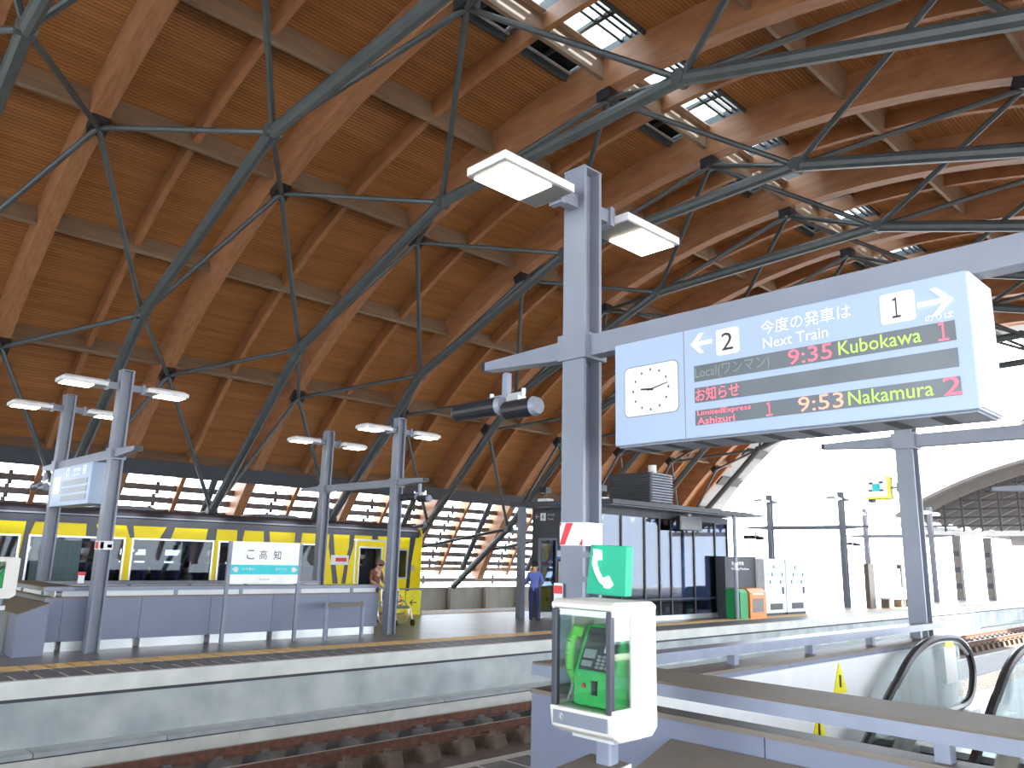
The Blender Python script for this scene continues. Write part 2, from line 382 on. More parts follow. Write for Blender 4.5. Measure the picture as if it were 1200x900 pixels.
# steel space truss under the arches
an = [41.3, 21.8, 2.4, -17, -36.4]               # arch nodes (R 22.98)
cn = [(50.9, 20.8), (31.8, 21.05), (12.2, 21.0), (-7.3, 20.9), (-26.8, 21.0), (-46, 21.0)]
tubes = {}
for i in range(1, 13):
    for a in an:
        c = Vector(onc(23.02, a, Y[i]))
        b = MB().arc(22.88, 23.16, a-.5, a+.5, 1, Y[i]-.2, Y[i]+.2, CX, CZ)
        mk('node_plate', b, 'black', roof)
for i in range(1, 12):
    ym = Y[i]+2.3
    pts = [Vector((-29.9, ym, .4))]+[Vector(onc(r, a, ym)) for a, r in cn]+[Vector((9.7, ym, .4))]
    for p, q in zip(pts[:-1], pts[1:]): mk('lower_chord', MB().tube(p, q, .145, 10), 'dsteel', roof, smooth=False)
    for j, (a, r) in enumerate(cn):
        P = Vector(onc(r, a, ym))
        mk('chord_joint', MB().tube(P-Vector((0,.16,0)), P+Vector((0,.16,0)), .15, 8), 'dsteel', roof)
        for s in (0, 1):
            for ja in (j-1, j):
                if 0 <= ja < len(an):
                    mk('strut', MB().tube(P, onc(22.95, an[ja], Y[i+s]), .068, 8), 'dsteel', roof)
            if j == 0: mk('strut', MB().tube(P, onc(23.3, 58.5, Y[i+s]), .07, 8), 'dsteel', roof)
    mk('steel_prop', MB().tube((-30.5, ym+1.0, 1.2), (-28.5, ym+1.0, 4.4), .13, 8), 'dsteel', roof)

# ================================================================ GANTRIES WITH LAMPS
def hprofile(x, y, w=.115):
    f = .032; h = .014
    q = [(-w,-w),(w,-w),(w,-w+f),(h,-w+f),(h,w-f),(w,w-f),(w,w),(-w,w),(-w,w-f),(-h,w-f),(-h,-w+f),(-w,-w+f)]
    return [(x+u, y+v) for u, v in q]
def gantry(xl, xr, y, label, lampfull=True, oh=1.15):
    t = thing('platform_gantry', ((xl+xr)/2, y, 0), label, 'lamp gantry', 'steel lamp gantries standing on the platforms')
    for x in (xl, xr):
        mk('pole', MB().prism(hprofile(x, y), 'z', 0, 5.17), 'steel', t)
        mk('pole_cap', MB().box(x-.118, x+.118, y-.118, y+.118, 5.17, 5.185), 'steel', t)
        for s in (-1, 1):
            mk('lamp_arm', MB().box(x-.045, x+.045, min(y+s*.1,y+s*.40), max(y+s*.1,y+s*.40), 4.80, 4.92), 'steel', t)
            mk('lamp_bracket', MB().box(x-.07, x+.07, min(y+s*.30,y+s*.355), max(y+s*.30,y+s*.355), 4.77, 4.95), 'railgrey', t)
            ya, yb = (y+s*.36, y+s*1.15); y0, y1 = min(ya,yb), max(ya,yb)
            hb = MB()
            hb.add([(x-.22,y0,4.80),(x+.22,y0,4.80),(x+.22,y1,4.80),(x-.22,y1,4.80),(x-.22,y0,4.87),(x+.22,y0,4.87),(x+.22,y1,4.87),(x-.22,y1,4.87),
                    (x-.14,y0+.08,4.92),(x+.14,y0+.08,4.92),(x+.14,y1-.08,4.92),(x-.14,y1-.08,4.92)],
                   [(0,3,2,1),(0,1,5,4),(1,2,6,5),(2,3,7,6),(3,0,4,7),(4,5,9,8),(5,6,10,9),(6,7,11,10),(7,4,8,11),(8,9,10,11)])
            hs = mk('lamp_housing', hb, 'lamp', t)
            mk('lamp_underside', MB().box(x-.205, x+.205, y0+.015, y1-.015, 4.793, 4.80), 'lampu', hs)
            l0, l1 = (y+s*.60, y+s*1.10)
            mk('lamp_lens', MB().box(x-.185, x+.185, min(l0,l1), max(l0,l1), 4.775, 4.793), 'lens', hs)
    # crossbeam with tapered ends
    def beam(a, b, ha, hb_):
        return [(a,3.645-ha),(b,3.645-hb_),(b,3.645),(a,3.645)]
    mk('crossbeam', MB().prism([(xl-oh,3.55),(xl,3.48),(xr,3.48),(xr+oh,3.55),(xr+oh,3.63),(xr,3.66),(xl,3.66),(xl-oh,3.63)], 'y', y-.07, y+.07), 'steel', t, bevel=.006)
    for x in (xl, xr):
        mk('clamp', MB().box(x-.15, x+.15, y-.14, y+.14, 3.46, 3.68), 'steel', t)
    mk('beam_end_cap', MB().box(xl-oh-.04, xl-oh, y-.075, y+.075, 3.55, 3.63), 'black', t)
    mk('beam_end_cap', MB().box(xr+oh, xr+oh+.04, y-.075, y+.075, 3.55, 3.63), 'black', t)
    return t
gn = gantry(-4.21, -.55, 4.85, 'grey steel gantry nearest the camera, carrying the departure board')
mk('warning_sticker', MB().box(-4.21-.121,-4.21+.121,4.85-.121,4.85-.117,1.95,2.13).box(-4.21-.121,-4.21+.121,4.85+.117,4.85+.121,1.95,2.13).box(-4.21-.121,-4.21-.117,4.85-.12,4.85+.12,1.95,2.13).box(-4.21+.117,-4.21+.121,4.85-.12,4.85+.12,1.95,2.13), 'white', gn)
for q in ([(-4.328,1.955),(-4.278,1.955),(-4.19,2.125),(-4.26,2.125)], [(-4.12,1.955),(-4.092,1.955),(-4.092,2.0)], [(-4.328,2.10),(-4.328,2.125),(-4.31,2.125)]):
    mk('sticker_stripe', poly(q, 'y', 4.85-.127, .006), 'red', gn)
mk('small_label', MB().box(-4.36, -4.27, 4.70, 4.71, 1.42, 1.66), 'white', gn); mk('small_label', MB().box(-4.36, -4.27, 4.695, 4.70, 1.58, 1.64), 'red', gn)
g1 = gantry(-4.05, -.40, 11.6, 'grey steel gantry past the escalator, partly behind the departure board')
gfa = gantry(-19.5, -15.85, 4.9, 'grey steel gantry at the left of the far platform, above the parapet start')
mk('warning_sticker', MB().box(-15.85-.121,-15.85+.121,4.9-.121,4.9-.117,1.8,1.96).box(-15.85-.121,-15.85+.121,4.9+.117,4.9+.121,1.8,1.96).box(-15.85-.121,-15.85-.117,4.9-.12,4.9+.12,1.8,1.96).box(-15.85+.117,-15.85+.121,4.9-.12,4.9+.12,1.8,1.96), 'white', gfa)
mk('sticker_stripe', MB().box(-15.735, -15.729, 4.80, 4.86, 1.82, 1.94).box(-15.735, -15.729, 4.92, 5.0, 1.84, 1.90).box(-15.93,-15.77,4.775,4.782,1.82,1.94), 'red', gfa)
gfb = gantry(-19.35, -16.0, 11.5, 'grey steel gantry at the end of the far parapet, before the yellow train front')
gfc = gantry(-19.5, -15.9, 36.7, 'distant grey gantry on the bright open part of the far platform, beyond the vending machines')
gfd = gantry(-19.5, -15.9, 48.2, 'most distant grey gantry on the far platform, beside the arched canopy')
g3 = gantry(-4.05, -.40, 19.9, 'grey gantry further down the near platform, at the right edge of the view')

# ================================================================ DEPARTURE BOARD
K = lambda v: v*.9873
def SX(x): return K(x)
def SZ(z): return 1.85+K(z-1.85)
YF = 4.65
bd = thing('departure_board', (-2.47, 4.85, 2.7), 'large pale blue departure board with clock hanging from the near crossbeam', 'departure board')
x0, x1, z0, z1 = SX(-3.75), SX(-1.25), SZ(2.695), SZ(3.49)
mk('board_body', MB().box(x0, x1, YF, YF+.42, z0, z1), 'sign', bd, bevel=.008)
mk('side_panel', MB().box(x1, x1+.012, YF+.01, YF+.41, z0+.01, z1-.01), 'signlit', bd)
mk('underside_panel', MB().box(x0+.02, x1-.02, YF+.03, YF+.39, z0-.012, z0), 'steel', bd)
for k in range(9): mk('vent_slot', MB().box(x0+.12+k*.26, x0+.2+k*.26, YF+.06, YF+.34, z0-.016, z0-.012), 'dgrey', bd)
mk('panel_joint', MB().box(SX(-3.115)-.003, SX(-3.115)+.003, YF-.002, YF, z0, z1), 'steel', bd)
for k in (0, 1): mk('hanger', MB().box(-3.2+k*1.5, -3.1+k*1.5, 4.8, 4.9, z1, 3.50), 'steel', bd)
for a, b in ((3.095, 3.21), (2.942, 3.05), (2.782, 2.888)):
    mk('led_row', MB().box(SX(-3.03), SX(-1.33), YF-.006, YF, SZ(a), SZ(b)), 'led', bd)
yt = YF-.009
def bt(s, m, xa, xb, za, zb, y=yt): return text(s, m, bd, (SX((xa+xb)/2), y, SZ((za+zb)/2)), '-y', K(xb-xa), K(zb-za))
bt('Local(ワンマン)', 'leddim', -3.02, -2.45, 3.10, 3.195)
bt('9:35', 'ledred', -2.32, -2.03, 3.105, 3.205); bt('Kubokawa', 'ledgrn', -1.99, -1.51, 3.115, 3.20); bt('１', 'ledred', -1.42, -1.365, 3.10, 3.21)
bt('お知らせ', 'ledred', -3.02, -2.68, 2.95, 3.045)
bt('LimitedExpress', 'ledred', -3.01, -2.60, 2.84, 2.885); bt('Ashizuri', 'ledred', -3.01, -2.72, 2.785, 2.832)
bt('１', 'ledred', -2.49, -2.445, 2.79, 2.88); bt('9:53', 'ledora', -2.27, -1.98, 2.79, 2.885); bt('Nakamura', 'ledgrn', -1.95, -1.47, 2.795, 2.88); bt('2', 'ledred', -1.42, -1.325, 2.785, 2.89)
bt('今度の発車は', 'wtext', -2.50, -1.90, 3.34, 3.435); bt('Next Train', 'wtext', -2.49, -2.05, 3.245, 3.315)
bt('のりば', 'wtext', -1.48, -1.33, 3.225, 3.265)
for xa, xb, s, dz in ((-2.845, -2.67, '2', 0), (-1.725, -1.53, '１', .0)):
    p = mk('number_plate', poly(rrect(SX(xa), SX(xb), SZ(3.255), SZ(3.44), .02), 'y', YF-.006, .006), 'plate', bd)
    xm = (xa+xb)/2; bt(s, 'ink', xm-(.045 if s == '2' else .03), xm+(.045 if s == '2' else .018), 3.285, 3.41)
def arrow(cx_, cz_, w_, s, name='arrow'):
    t_ = .020; h = w_*.42
    pts = [(0,0),(h,h),(h+.035,h),(h*.35+.04,t_/2*1.3),(w_,t_/2*1.3),(w_,-t_/2*1.3),(h*.35+.04,-t_/2*1.3),(h+.035,-h),(h,-h)]
    pts = [(cx_+s*(u-w_/2), cz_+v) for u, v in pts]
    # split in bars to stay convex
    b = MB()
    b.prism([pts[4],pts[3],pts[6],pts[5]] , 'y', yt-.002, yt+.006)
    b.prism([pts[0],pts[1],pts[2],(cx_+s*(.045-w_/2), cz_)], 'y', yt-.002, yt+.006)
    b.prism([pts[0],pts[8],pts[7],(cx_+s*(.045-w_/2), cz_)], 'y', yt-.002, yt+.006)
    b.prism([(cx_+s*(.03-w_/2),cz_+t_*.65),(cx_+s*(w_/2),cz_+t_*.65),(cx_+s*(w_/2),cz_-t_*.65),(cx_+s*(.03-w_/2),cz_-t_*.65)], 'y', yt-.002, yt+.006)
    return mk(name, b, 'wtext', bd)
arrow(SX(-2.965), SZ(3.37), .17, 1); arrow(SX(-1.42), SZ(3.335), .19, -1)
# clock
ccx, ccz = SX(-3.41), SZ(3.095)
ck = mk('clock_face', poly(rrect(ccx-.235, ccx+.235, ccz-.185, ccz+.185, .04), 'y', YF-.004, .008), 'plate', bd)
mk('clock_rim', MB().prism(rrect(ccx-.243, ccx+.243, ccz-.193, ccz+.193, .045), 'y', YF-.002, YF+.002), 'steel', bd)
for h in range(12):
    a = R(h*30); r1 = .15
    mk('hour_mark', MB().cb((ccx+math.sin(a)*r1*1.05, YF-.006, ccz+math.cos(a)*r1), (.012, .004, .018)), 'greyink', ck)
for a, L_, wd in ((276, .085, .018), (78, .155, .008)):
    a = R(a); u = Vector((math.sin(a), 0, math.cos(a))); n_ = Vector((u.z, 0, -u.x)); c = Vector((ccx, 0, ccz))
    q = [c-u*.025-n_*wd/2, c+u*L_-n_*wd/3, c+u*L_+n_*wd/3, c-u*.025+n_*wd/2]
    mk('clock_hand', poly([(v.x, v.z) for v in q], 'y', YF-.012, .005), 'ink', ck)

# ================================================================ LOUDSPEAKERS
def twin_speaker(x, y, z, label):
    t = thing('twin_loudspeaker', (x, y, z), label, 'loudspeaker', 'twin tube loudspeakers hanging from gantry beam tips')
    mk('hanging_rod', MB().box(x-.03, x+.03, y-.03, y+.03, z, 3.5), 'railgrey', t)
    mk('bracket', MB().box(x-.2, x+.22, y-.02, y+.02, z-.01, z+.03).tube((x-.2,y,z),(x-.2,y,z+.06),.02,6).tube((x+.22,y,z),(x+.22,y,z+.06),.02,6).box(x+.05,x+.2,y-.05,y+.05,z-.16,z), 'alu', t)
    for (a, b, dy, dz) in ((x-.60, x-.02, -.06, -.08), (x+.06, x+.40, -.04, -.13)):
        hb = mk('speaker_tube', MB().tube((a,y+dy,z+dz),(b,y+dy,z+dz+.0),.085,18), 'black', t, smooth=False)
        mk('speaker_grille', MB().tube((b,y+dy,z+dz),(b+.05,y+dy,z+dz),.09,18,.07), 'steel', t)
        mk('speaker_back', MB().tube((a-.04,y+dy,z+dz),(a,y+dy,z+dz),.07,18,.085), 'dgrey', t)
    return t
ts = twin_speaker(-5.12, 4.85, 3.27, 'black tube loudspeakers with grey ends under the nearest crossbeam, left of the main pole')
for loc, lb in (((-15.05, 11.5, 3.27), 'twin tube loudspeakers under the right beam tip over the yellow train front'),
                ((-20.6, 4.9, 3.27), 'twin tube loudspeakers under the left beam tip of the leftmost gantry'),
                ((-20.3, 36.7, 3.2), 'distant twin loudspeakers against the white sky, left of the vending machines top'),
                ((-20.3, 48.2, 3.2), 'most distant twin loudspeakers, beside the yellow edged hanging sign')):
    dup(ts, loc, lb)

# ================================================================ PARAPETS AROUND THE STAIR / ESCALATOR WELLS
def parapet(x0, x1, y0, y1, label, kick=True, pw=1.45):
    """x0<x1 outer faces; closed at y0, open at y1"""
    t = thing('parapet', ((x0+x1)/2, y0, 0), label, 'parapet', 'lavender grey parapets around the platform wells')
    th = .30
    def run(axis, c0, c1, a, b, inner_sign):
        # outer face at c0 (facing away from the well), wall from c0 to c1
        L_ = b-a; n = max(1, round(L_/pw)); d = L_/n
        lo, hi = min(c0,c1), max(c0,c1)
        def bx(u0, u1, v0, v1, z0, z1):
            return MB().box(u0,u1,v0,v1,z0,z1) if axis == 'y' else MB().box(v0,v1,u0,u1,z0,z1)
        for k in range(n):
            v0, v1 = a+k*d, a+(k+1)*d
            mk('wall_panel', bx(lo, hi, v0+.004, v1-.004, .17 if kick else 0, .92), 'para', t)
            if kick: mk('kick_plate', bx(lo+.03, hi-.03, v0+.06, v1-.06, 0, .17), 'alu', t)
            pc = (v0+v1)/2
            mk('rail_post', bx((lo+hi)/2-.04, (lo+hi)/2+.04, pc-.035, pc+.035, .95, 1.06), 'railgrey', t)
        mk('wall_cap', bx(lo-.01, hi+.01, a, b, .92, .95), 'tan', t)
        if kick: mk('gap_strip', bx((lo+hi)/2-.01, (lo+hi)/2+.01, a, b, .95, 1.05), 'white', t)
        w0, w1 = (lo-.04, lo+.46) if axis == 'x' else ((lo+hi)/2-.09, (lo+hi)/2+.09)
        mk('handrail', bx(w0, w1, a+(.04 if axis == 'x' else 0), b, 1.05, 1.12), 'railgrey', t)
        mk('handrail_top', bx(w0+.004, w1-.004, a+.045 if axis == 'x' else a, b, 1.12, 1.135 if axis == 'x' else 1.13), 'brown' if kick or axis == 'x' else 'railgrey', t)
    run('x', y0, y0+(th if kick else .16), x0, x1, 1)
    yy0 = y0+(th if kick else .16)
    run('y', x1, x1-th, yy0, y1, -1)
    run('y', x0, x0+th, yy0, y1, 1)
    # white lining of the well, going down
    b = MB().box(x0+th, x0+th+.02, y0+th, y1, -6, .88).box(x1-th-.02, x1-th, y0+th, y1, -6, .88).box(x0+th, x1-th, y0+th, y0+th+.02, -6, .88)
    if not kick: b.box(x0+th, x1-th, y0+.16, y0+.18, -6, .88)
    mk('well_lining', b, 'white', t)
    return t
parapet(-19.15, -16.2, 4.15, 11.3, 'long lavender grey parapet on the far platform in front of the yellow train')
parapet(-4.12, -.55, 4.22, 12.0, 'lavender grey parapet around the escalator well at the lower right', kick=False)
def slant_box(x0, x1, y0, y1, ztop, zlow, label):
    t = thing('slanted_box', ((x0+x1)/2, y0, 0), label, 'box', 'slanted boxes against the parapets')
    mk('box_body', MB().prism([(y0,0),(y1,0),(y1,ztop),(y0,zlow)], 'x', x0, x1), 'para', t)
    mk('box_top', MB().prism([(y0-.01,zlow),(y1,ztop),(y1,ztop+.015),(y0-.01,zlow+.015)], 'x', x0-.01, x1+.01), 'tan', t)
    return t
slant_box(-19.0, -15.75, 3.66, 4.12, .86, .69, 'lavender grey box with sloping tan top against the far parapet end')
slant_box(-2.93, -.6, 3.70, 4.21, .80, .64, 'low box with sloping tan top against the near parapet, behind the payphone stand')

# ================================================================ PAYPHONES
def payphone(x, y, label):
    """x,y: front left bottom corner of the cabinet; W .42, D .36, z .95..1.645"""
    W, Dp, z0, z1 = .42, .37, .955, 1.635
    t = thing('payphone_booth', (x+W/2, y+Dp/2, 0), label, 'payphone', 'green payphones in white cabinets')
    # white shell: back, top, bottom and the right rear frame
    def outline(o):  # side profile in y,z with rounded rear corners
        return [(y+o, z0+.08), (y+.10+o, z0+.0+o), (y+Dp-.06, z0+o)]+[(y+Dp-.06+ .06*math.sin(R(q)), z0+o+.06-.06*math.cos(R(q))) for q in (30,60,90)]+[(y+Dp-.06+.06*math.cos(R(q)), z1-.06+.06*math.sin(R(q))) for q in (0,30,60,90)]+[(y+.03, z1), (y+.0, z1-.02), (y, z1-.045)]
    mk('cabinet_back', MB().box(x+.012, x+W-.012, y+Dp-.04, y+Dp, z0+.05, z1-.05), 'cream', t)
    mk('cabinet_top', MB().prism([(y-.01,z1-.045),(y+Dp,z1-.045),(y+Dp,z1-.02),(y+Dp-.04,z1),(y+.02,z1),(y-.01,z1-.02)], 'x', x-.003, x+W+.003), 'cream', t, bevel=.008)
    mk('cabinet_base', MB().prism([(y-.015,z0+.135),(y+Dp,z0+.135),(y+Dp,z0+.04),(y+Dp-.05,z0),(y+.06,z0),(y+.0,z0+.03)], 'x', x-.003, x+W+.003), 'cream', t, bevel=.01)
    for xa in (x, x+W-.016):      # side frames with window opening
        b = MB()
        b.box(xa, xa+.016, y+.155, y+Dp-.002, z0+.12, z1-.03)
        b.box(xa, xa+.016, y-.005, y+.156, z0+.12, z0+.155).box(xa, xa+.016, y-.005, y+.156, z1-.075, z1-.03)
        mk('side_frame', b, 'cream', t, bevel=.004)
        mk('side_pane', MB().box(xa+.006, xa+.010, y+.02, y+.156, z0+.15, z1-.07), 'glass', t)
    for xa in (x+.006, x+W-.040):
        mk('front_mullion', MB().box(xa, xa+.034, y-.012, y+.022, z0+.135, z1-.05), 'tdark', t, bevel=.004)
    mk('front_pane', MB().box(x+.04, x+W-.04, y, y+.004, z0+.14, z1-.05), 'glass', t)
    mk('name_strip', MB().box(x+.03, x+W-.03, y-.02, y-.012, z0+.05, z0+.115), 'steel', t)
    text('✆', 'white', t, (x+.09, y-.023, z0+.09), '-y', .03, .035, 'handset_mark')
    # stand
    xm, ym = x+W/2+.02, y+Dp/2
    mk('stand_post', MB().prism(rrect(xm-.05, xm+.05, ym-.04, ym+.04, .015), 'z', 0, z0+.01), 'railgrey', t)
    mk('foot_plate', MB().box(xm-.15, xm+.15, ym-.15, ym+.15, 0, .02), 'railgrey', t)
    mk('support_plate', MB().box(x+.08, x+W-.06, y+.08, y+Dp-.06, z0-.02, z0), 'alu', t)
    sh = mk('book_shelf', MB().prism([(y-.06,.74),(y+.26,.74),(y+.26,.815),(y-.06,.785)], 'x', x+.06, x+.33), 'white', t)
    mk('shelf_top', MB().prism([(y-.05,.787),(y+.25,.817),(y+.25,.820),(y-.05,.790)], 'x', x+.065, x+.325), 'tan', sh)
    # telephone
    px0, px1, py0, py1 = x+.105, x+.38, y+.05, y+.30; pz0, pz1 = z0+.145, z0+.545
    body = mk('telephone_body', MB().prism([(py0,pz0),(py1,pz0),(py1,pz1),(py0+.12,pz1),(py0+.01,pz0+.17)], 'x', px0, px1), 'green', t, bevel=.012)
    def face(u0, u1, v0, v1, d=.003):  # piece on the sloping face, u across 0..1, v up 0..1
        A = Vector((0, py0+.01, pz0+.17)); B = Vector((0, py0+.12, pz1)); n_ = Vector((0, -(pz1-pz0-.17), .11)).normalized()
        f = lambda u, v, k: Vector((px0+(px1-px0)*u, 0, 0))+A+(B-A)*v+n_*k
        return MB().add([f(u0,v0,0),f(u1,v0,0),f(u1,v1,0),f(u0,v1,0),f(u0,v0,d),f(u1,v0,d),f(u1,v1,d),f(u0,v1,d)],
                        [(0,3,2,1),(4,5,6,7),(0,1,5,4),(1,2,6,5),(2,3,7,6),(3,0,4,7)])
    mk('control_panel', face(.10, .93, .03, .95), 'dsteel', body)
    mk('display', face(.18, .6, .62, .82, .006), 'glossd', body)
    mk('card_slot', face(.16, .45, .28, .46, .01), 'alu', body); mk('coin_return', face(.16, .42, .10, .22, .01), 'alu', body)
    mk('instruction_label', face(.62, .82, .42, .70, .006), 'white', body)
    for r_ in range(4):
        for c_ in range(3): mk('key', face(.52+c_*.12, .60+c_*.12, .08+r_*.075, .13+r_*.075, .012), 'alu', body)
    mk('coin_box_lock', MB().box(px0+.13, px0+.165, py0-.003, py0+.01, pz0+.06, pz0+.13), 'black', body)
    mk('key_hole', MB().tube((px0+.075,py0-.003,pz0+.10),(px0+.075,py0+.01,pz0+.10),.012,8), 'red', body)
    # handset on the left
    hx, hy = px0-.035, py0+.07
    pts = [Vector((hx, hy-.01, pz0+.36)), Vector((hx-.012, hy-.035, pz0+.31)), Vector((hx-.015, hy-.04, pz0+.24)), Vector((hx-.012, hy-.035, pz0+.17)), Vector((hx, hy-.01, pz0+.12))]
    b = MB(); b.path(pts, .026, 10); b.tube(pts[0]+Vector((-.005,-.02,.015)), pts[0]+Vector((.03,.02,.0)), .03, 10); b.tube(pts[-1]+Vector((-.005,-.02,-.015)), pts[-1]+Vector((.03,.02,0)), .03, 10)
    mk('handset', b, 'lime', t, smooth=False)
    cp = [Vector((hx, hy-.02, pz0+.10)), Vector((hx-.03, hy-.03, pz0+.02)), Vector((hx-.04, hy-.02, pz0-.0)), Vector((hx+.02, hy, pz0+.03)), Vector((hx+.05, hy+.03, pz0+.09))]
    mk('handset_cord', MB().path(cp, .006, 6), 'alu', t)
    return t
ph = payphone(-3.05, 3.28, 'green payphone in a white glazed cabinet on a stand, nearest the camera')
dup(ph, (WL[ph][0]-13.56, WL[ph][1]+.025, 0), 'green payphone in a white cabinet cut by the left picture edge, on the far platform')
# telephone flag sign on the main pole
gs = thing('telephone_sign', (-3.75, 4.62, 1.78), 'green telephone flag sign with white handset on the near pole above the payphone', 'sign')
mk('sign_panel', MB().prism([(-3.88,1.955),(-3.545,1.945),(-3.565,1.595),(-3.93,1.60)], 'y', 4.58, 4.66), 'gsign', gs, bevel=.006)
mk('sign_bracket', MB().box(-4.1, -3.88, 4.66, 4.70, 1.68, 1.72).box(-4.1, -3.88, 4.66, 4.70, 1.86, 1.90), 'steel', gs)
hp = [(-3.80,1.90),(-3.832,1.87),(-3.838,1.82),(-3.815,1.76),(-3.775,1.70),(-3.73,1.672),(-3.70,1.676)]
b = MB()
for a_, b_ in zip(hp[1:-1], hp[2:]): b.tube((a_[0],4.575,a_[1]), (b_[0],4.575,b_[1]), .021, 8)
b.prism([(-3.845,1.925),(-3.775,1.915),(-3.768,1.845),(-3.84,1.845)], 'y', 4.566, 4.58); b.prism([(-3.765,1.715),(-3.705,1.735),(-3.665,1.672),(-3.70,1.645),(-3.745,1.65)], 'y', 4.566, 4.58)
mk('handset_symbol', b, 'wtext', gs)

# ================================================================ FAR PLATFORM THINGS
fd = thing('departure_board', (-17.6, 4.9, 3.0), 'grey hanging departure board under the leftmost gantry of the far platform', 'departure board')
mk('board_body', MB().box(-19.15, -16.55, 4.72, 5.12, 2.66, 3.46), 'sign', fd)
mk('side_panel', MB().box(-16.55, -16.54, 4.73, 5.11, 2.67, 3.45), 'sign', fd)
for k in range(3): mk('led_row', MB().box(-18.4, -16.75, 4.712, 4.72, 2.75+k*.155, 2.86+k*.155), 'led', fd)
for xx, s in ((-18.1, '4'), (-17.0, '3')):
    mk('number_plate', MB().box(xx-.09, xx+.09, 4.712, 4.72, 3.25, 3.42), 'plate', fd); text(s, 'ink', fd, (xx, 4.709, 3.335), '-y', .06, .12)
text('今度の発車は', 'wtext', fd, (-17.5, 4.712, 3.36), '-y', .5, .09); text('Next Train', 'wtext', fd, (-17.5, 4.712, 3.27), '-y', .4, .06)
mk('clock_face', poly(rrect(-19.0, -18.55, 2.92, 3.28, .04), 'y', 4.712, .008), 'plate', fd)
for k in (0, 1): mk('hanger', MB().box(-18.6+k*1.3, -18.5+k*1.3, 4.85, 4.95, 3.46, 3.5), 'steel', fd)

ns = thing('station_name_sign', (-15.8, 8.1, 0), 'white station name sign with a turquoise band on two posts before the parapet', 'sign')
for yy in (7.30, 8.90): mk('post', MB().box(-15.83, -15.77, yy-.035, yy+.035, 0, 2.03), 'steel', ns)
mk('sign_board', MB().box(-15.83, -15.77, 7.34, 8.86, 1.18, 2.03), 'plate', ns)
mk('colour_band', MB().box(-15.77, -15.764, 7.34, 8.86, 1.37, 1.565), 'teal', ns)
for yy, s in ((7.74, 'こ'), (8.02, '高'), (8.34, '知')): text(s, 'ink', ns, (-15.762, yy, 1.77), '+x', .17, .19)
text('いりあけ', 'white', ns, (-15.760, 7.72, 1.48), '+x', .26, .06); text('あぞうの', 'white', ns, (-15.760, 8.46, 1.48), '+x', .26, .06)
text('KOCHI', 'greyink', ns, (-15.764, 8.1, 1.27), '+x', .22, .03)
for s, yy in ((-1, 7.45), (1, 8.75)):
    mk('pointer', MB().prism([(yy-.05,1.47),(yy-.03,1.52),(yy+.03,1.52),(yy+.05,1.47),(yy+.03,1.42),(yy-.03,1.42)], 'x', -15.764, -15.758).prism([(yy+s*.04,1.50),(yy+s*.09,1.47),(yy+s*.04,1.44)], 'x', -15.764, -15.758), 'white', ns)

lb = thing('leaning_rail', (-15.65, 10.0, 0), 'low leaning rail with brown bar on two pale blue posts at the parapet', 'rail')
for yy in (9.56, 10.50): mk('post', MB().tube((-15.65,yy,0),(-15.65,yy,.78),.045,12), 'railgrey', lb)
mk('bar', MB().box(-15.70, -15.60, 9.56, 10.50, .68, .76), 'brown', lb)

hy = thing('hydrant_marker', (-15.95, 4.62, 1.2), 'small red and white marker on the left side of the far pole', 'marker')
mk('marker_body', MB().box(-15.98, -15.94, 4.57, 4.67, 1.20, 1.34), 'white', hy); mk('marker_cap', MB().box(-15.985, -15.935, 4.56, 4.68, 1.34, 1.40), 'red', hy)

# yellow arrow sign and barrier sign by the train front
ar = thing('arrow_sign', (-20.5, 15.6, 0), 'yellow board with a black left arrow on a low fence beside the train front', 'sign')
mk('fence_frame', MB().path([(-20.52,14.3,0),(-20.52,14.3,.80),(-20.52,15.95,.80),(-20.52,15.95,0)], .025, 8), 'railgrey', ar)
mk('arrow_board', MB().box(-20.49, -20.46, 15.30, 15.88, .02, .74), 'ysign', ar)
mk('arrow_mark', MB().box(-20.46, -20.455, 15.46, 15.72, .37, .40).prism([(15.44,.385),(15.54,.47),(15.57,.455),(15.48,.385),(15.57,.31),(15.54,.295)], 'x', -20.46, -20.454), 'ink', ar)
mk('notice_board', MB().box(-20.50, -20.47, 14.75, 15.25, .08, .74), 'ysign', ar)
text('危', 'red', ar, (-20.465, 15.05, .48), '+x', .28, .34)

# ================================================================ TRAIN
tn = thing('train_car', (-23.5, 4, -.93), 'yellow railcar with black tiger stripes standing at the far track', 'train')
TX0, TX1 = -24.95, -22.15; ye = 17.1
wins = [(2.2, 4.9), (5.16, 7.32), (7.57, 9.70), (9.92, 11.45), (11.62, 13.2)]
dw = [(14.62, 15.44, .85, 2.02)]; cw = [(15.98, 16.50, 1.1, 1.98)]
def sidewall(xa, xb):
    b = MB(); z0, z1 = .93, 2.06
    b.box(xa, xb, -8, ye, -.6, .85); b.box(xa, xb, -8, ye, 2.06, 2.46)
    ops = [(a, c, z0, z1) for a, c in wins]+dw+cw
    yy = -8
    for a, c, u, v in ops:
        b.box(xa, xb, yy, a, .85, 2.06)
        if u > .85: b.box(xa, xb, a, c, .85, u)
        if v < 2.06: b.box(xa, xb, a, c, v, 2.06)
        yy = c
    b.box(xa, xb, yy, ye, .85, 2.06)
    return b
mk('side_wall', sidewall(TX1-.06, TX1), 'yellow', tn); fb = MB().box(TX0, TX0+.08, -8, ye, -.6, 1.42).box(TX0, TX0+.08, -8, ye, 1.95, 2.46); yy_ = -8.0
while yy_ < 17: fb.box(TX0, TX0+.08, yy_, min(yy_+.55, ye), 1.42, 1.95); yy_ += 1.3
mk('side_wall', fb, 'lining', tn); mk('far_window_strip', MB().box(TX0+.03, TX0+.04, -8, ye, 1.42, 1.95), 'tglass2', tn)
